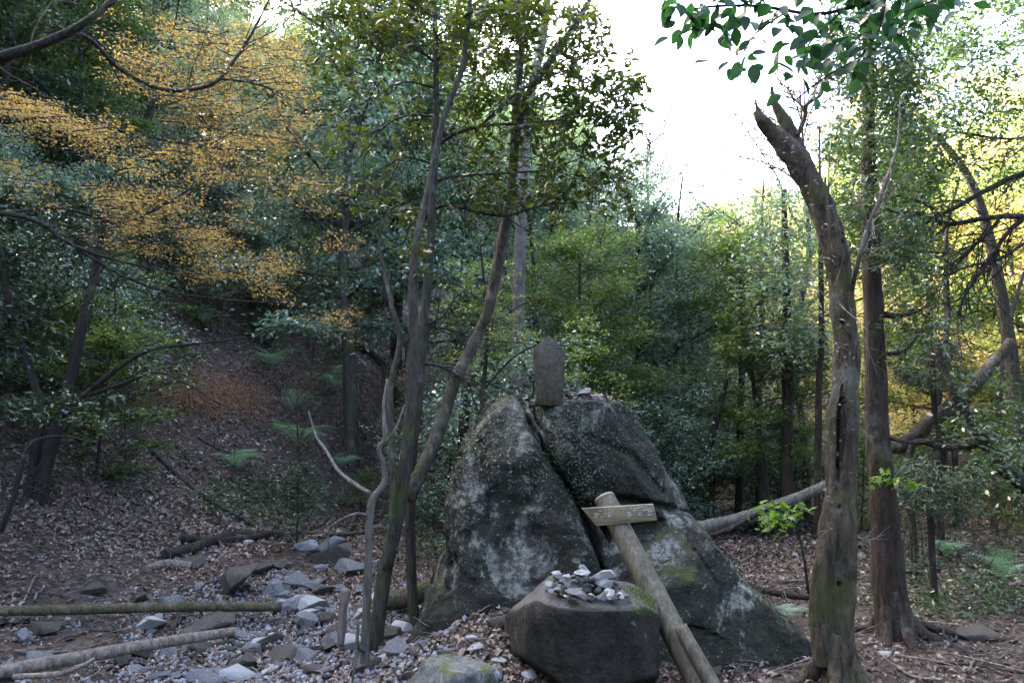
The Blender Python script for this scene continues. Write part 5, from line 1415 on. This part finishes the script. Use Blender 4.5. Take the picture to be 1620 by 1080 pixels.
fern_spots = [(430, 590, 1.0, 'fern highest on the bare slope, near the branch'), (462, 655, .8, 'fern between the two larger ferns on the slope'), (468, 712, 1.15, 'large bright fern drooping beside the slope branch'), (528, 625, 1.1, 'pale blue-green fern behind the crooked sapling'),
              (735, 690, .9, 'fern at the left shoulder of the split boulder'), (320, 520, .8, 'dim fern below the maple boughs'), (375, 750, .7, 'faint fern low on the leafy slope'), (540, 745, .6, 'small fern under the crooked sapling branch'),
              (1590, 930, 1.0, 'fern at the right edge beyond the root'), (1500, 890, .8, 'fern right of the cedar in the sunny clearing'), (1250, 990, .5, 'tiny fern at the foot of the snag'), (690, 830, .7, 'fern in the gap between slender tree and boulder'), (1600, 800, 1.0, 'fern clump high at the right edge')]
for k, (px, py, s, lab) in enumerate(fern_spots):
    p = G(px, py)
    t = thing('fern', lab, 'fern', tuple(p + np.array([0, 0, .06])), 'ferns on the slope' if px < 800 else 'ferns on the right', rng.uniform(0, 6), s * (1.2 if px < 800 else .62))
    nf = 9
    for q in range(nf):
        o = obj('frond', fronds[q % 3], t); o.rotation_euler = (rng.normal(0, .15), -.55 + rng.normal(0, .18), q * 6.283 / nf + rng.normal(0, .2))
# low ground cover
acc = Acc()
pts = []
for _ in range(420):
    px, py = rr_.normal(440, 60), rr_.normal(790, 22)
    pts.append(G(px, py) + [0, 0, .06])
for _ in range(300):
    pts.append(G(rr_.uniform(1380, 1620), rr_.uniform(840, 980)) + [0, 0, .05])
for _ in range(260):
    pts.append(G(rr_.uniform(640, 760), rr_.uniform(690, 900)) + [0, 0, .08])
leafy(acc, np.array(pts), np.tile([0, 0, .3], (len(pts), 1)), 12, .06, .35, .09, LS, .8, .5)
obj('ground_cover_plants', acc.mesh('ground_cover', M['green_dark'], False), kind='stuff', label='low green plants creeping over the litter')

acc = Acc(); pts = []
for _ in range(520): pts.append(G(rr_.normal(330, 55), rr_.normal(640, 20)) + [0, 0, .15])
leafy(acc, np.array(pts), np.tile([.3, 0, .3], (len(pts), 1)), 14, .045, .25, .10, LS, .8, .6)
obj('withered_fern_bed', acc.mesh('withered_fern_bed', M['russet'], False), kind='stuff', label='russet bed of withered fronds on the left slope')
# fine fallen twigs
acc = Acc()
for k in range(900):
    px, py = (rng.uniform(0, 760), rng.uniform(640, 1078)) if k % 4 else (rng.uniform(1180, 1620), rng.uniform(860, 1078))
    p = G(px, py); a_ = rng.uniform(0, 6.28); ln = rng.uniform(.06, .28)
    dv = np.array([math.cos(a_), math.sin(a_), rng.normal(0, .25)]) * ln
    acc.add(*tube(np.array([p + [0, 0, .01], p + dv * .5 + rng.normal(0, .012, 3) + [0, 0, .02], p + dv + [0, 0, .015]]), [.0035, .003, .0015], 4, 0, False))
obj('twig_litter', acc.mesh('twig_litter', M['dead_wood']), kind='stuff', label='fine broken twigs scattered in the fallen leaves')

acc = Acc()
for k in range(330):
    px, py = (rng.uniform(-20, 740), rng.uniform(560, 850)) if k % 5 else (rng.uniform(1380, 1620), rng.uniform(840, 930))
    if px < 740 and py > 880 - .25 * px + 60: continue
    p = G(px, py); l_ = rng.uniform(.25, 1.1); d = rng.normal(0, .6, 3); d[2] = abs(d[2]) + .5; q = [p - [0, 0, .03]]
    for _s in range(6):
        d = d / np.linalg.norm(d) + rng.normal(0, .2, 3) + [.05, -.03, -.14]; q.append(q[-1] + d / np.linalg.norm(d) * l_ / 6)
    pth = catmull(q, 14); acc.add(*tube(pth, np.linspace(.006, .0015, 14), 5, 0, False))
    for _b in range(4):
        j = int(rng.integers(4, 12)); e = pth[j] - pth[j - 1]; e = e / np.linalg.norm(e) + rng.normal(0, .6, 3)
        acc.add(*tube(np.array([pth[j], pth[j] + e * l_ * .1, pth[j] + e * l_ * .2 + [0, 0, -.02]]), [.0025, .002, .001], 4, 0, False))
obj('dead_brush', acc.mesh('dead_brush', M['bark_grey']), kind='stuff', label='tangle of thin dead brush standing on the leafy slope')

# ------------------------------------------------------------------ leafy branch hanging into the top right corner
YF = 1.9
b10 = P(1750, -120, 2.2)
t10 = thing('overhanging_branch', 'near leafy branch hanging in from the top right, broad oval green leaves', 'branch', tuple(b10))
fore = [[(1750, -120, 2.2, 16), (1560, -30, 2.0, 10), (1400, -5, YF, 8), (1300, 20, YF, 6), (1200, 10, YF, 5), (1120, 12, YF, 4), (1080, 20, YF, 2)],
        [(1400, 0, YF, 6), (1390, 50, YF, 4), (1360, 90, YF, 3), (1310, 120, YF, 3), (1250, 165, YF, 2)],
        [(1250, 15, YF, 4), (1200, 50, YF, 3), (1175, 85, YF, 2), (1165, 110, YF, 2)],
        [(1560, -30, 2.0, 5), (1480, 0, YF, 4), (1430, 20, YF, 2)], [(1330, 20, YF, 4), (1280, 70, YF, 3), (1270, 110, YF, 2)]]
wood_part('twig', t10, b10, fore, M['bark_dark'], .03, 6, 30)
spots = []
for pts, n in ((fore[0][1:], 190), (fore[1][1:4], 60), (fore[2][1:], 16), (fore[3][1:], 36), (fore[4][1:], 26)):
    pth, _ = pxpath(pts, 40)
    for _ in range(n): spots.append(pth[rr_.integers(40)] + rr_.normal(0, 1, 3) * [.05, .06, .03])
ex = [(1068, 10), (1075, 55), (1090, 30), (1120, 22), (1158, 60), (1170, 98), (1150, 110), (1180, 112), (1220, 175), (1245, 170), (1235, 150), (1400, 80), (1370, 100), (1620, -5), (1540, 5)]
for x_, y2 in ex: spots.append(P(x_, y2, YF + rr_.uniform(-.05, .05)))
spots = np.array(spots)
d = rr_.normal(0, .7, spots.shape) * [1, .8, .5] + [-.25, -.1, -.55]
nor = rr_.normal(0, .55, spots.shape) + [0, -.5, .8]
single_leaves(t10, b10, spots, d, nor, rr_.uniform(.034, .058, len(spots)), .60, M['fore'], 3, 'leaf', LO)

# bright maple-like leaves in front of the snag
b11 = G(1275, 900); Y11 = 6.5
b11 = np.array([P(1275, 800, Y11)[0], Y11, 0]); b11[2] = hz(b11[0], b11[1])
t11 = thing('bright_seedling', 'bright green seedling left of the snag above the fallen pale trunk', 'plant', tuple(b11))
wood_part('stem', t11, b11, [[(*proj(b11), Y11, 5), (1265, 850, Y11, 4), (1240, 810, Y11, 3), (1215, 805, Y11, 2)]], M['bark_dark'], 0, 6, 20)
acc = Acc()
tw = region_pts([(1200, 1270, 796, 826, 12, Y11, .1), (1200, 1240, 820, 860, 3, Y11, .1), (1380, 1440, 750, 780, 5, 5.2, .1)])
leafy(acc, tw - b11, rr_.normal(0, .5, tw.shape), 6, .10, .5, .05, LM, 1.0, .4)
M['bright'] = leaf_mat('bright_leaf', [(.08, .15, .02), (.10, .18, .03)], .45, .45)
obj('foliage', acc.mesh('foliage', M['bright'], False), t11)

# ------------------------------------------------------------------ air
if HAZE:
    m, nt, out = newmat('damp_air')
    pv = nt.nodes.new('ShaderNodeVolumePrincipled'); pv.inputs['Color'].default_value = (.9, .95, 1, 1); pv.inputs['Density'].default_value = HAZE
    pv.inputs['Anisotropy'].default_value = .3
    nt.links.new(pv.outputs[0], out.inputs['Volume'])
    v = np.array([[x, y, z] for x in (-172, 172) for y in (-167, 177.) for z in (-6, 48.)])
    q = np.array([[0, 1, 3, 2], [4, 6, 7, 5], [0, 4, 5, 1], [2, 3, 7, 6], [0, 2, 6, 4], [1, 5, 7, 3]])
    obj('haze', mesh_np('haze', v, q, [m]), kind='stuff', label='faint damp air between the near trees and the far hillside')
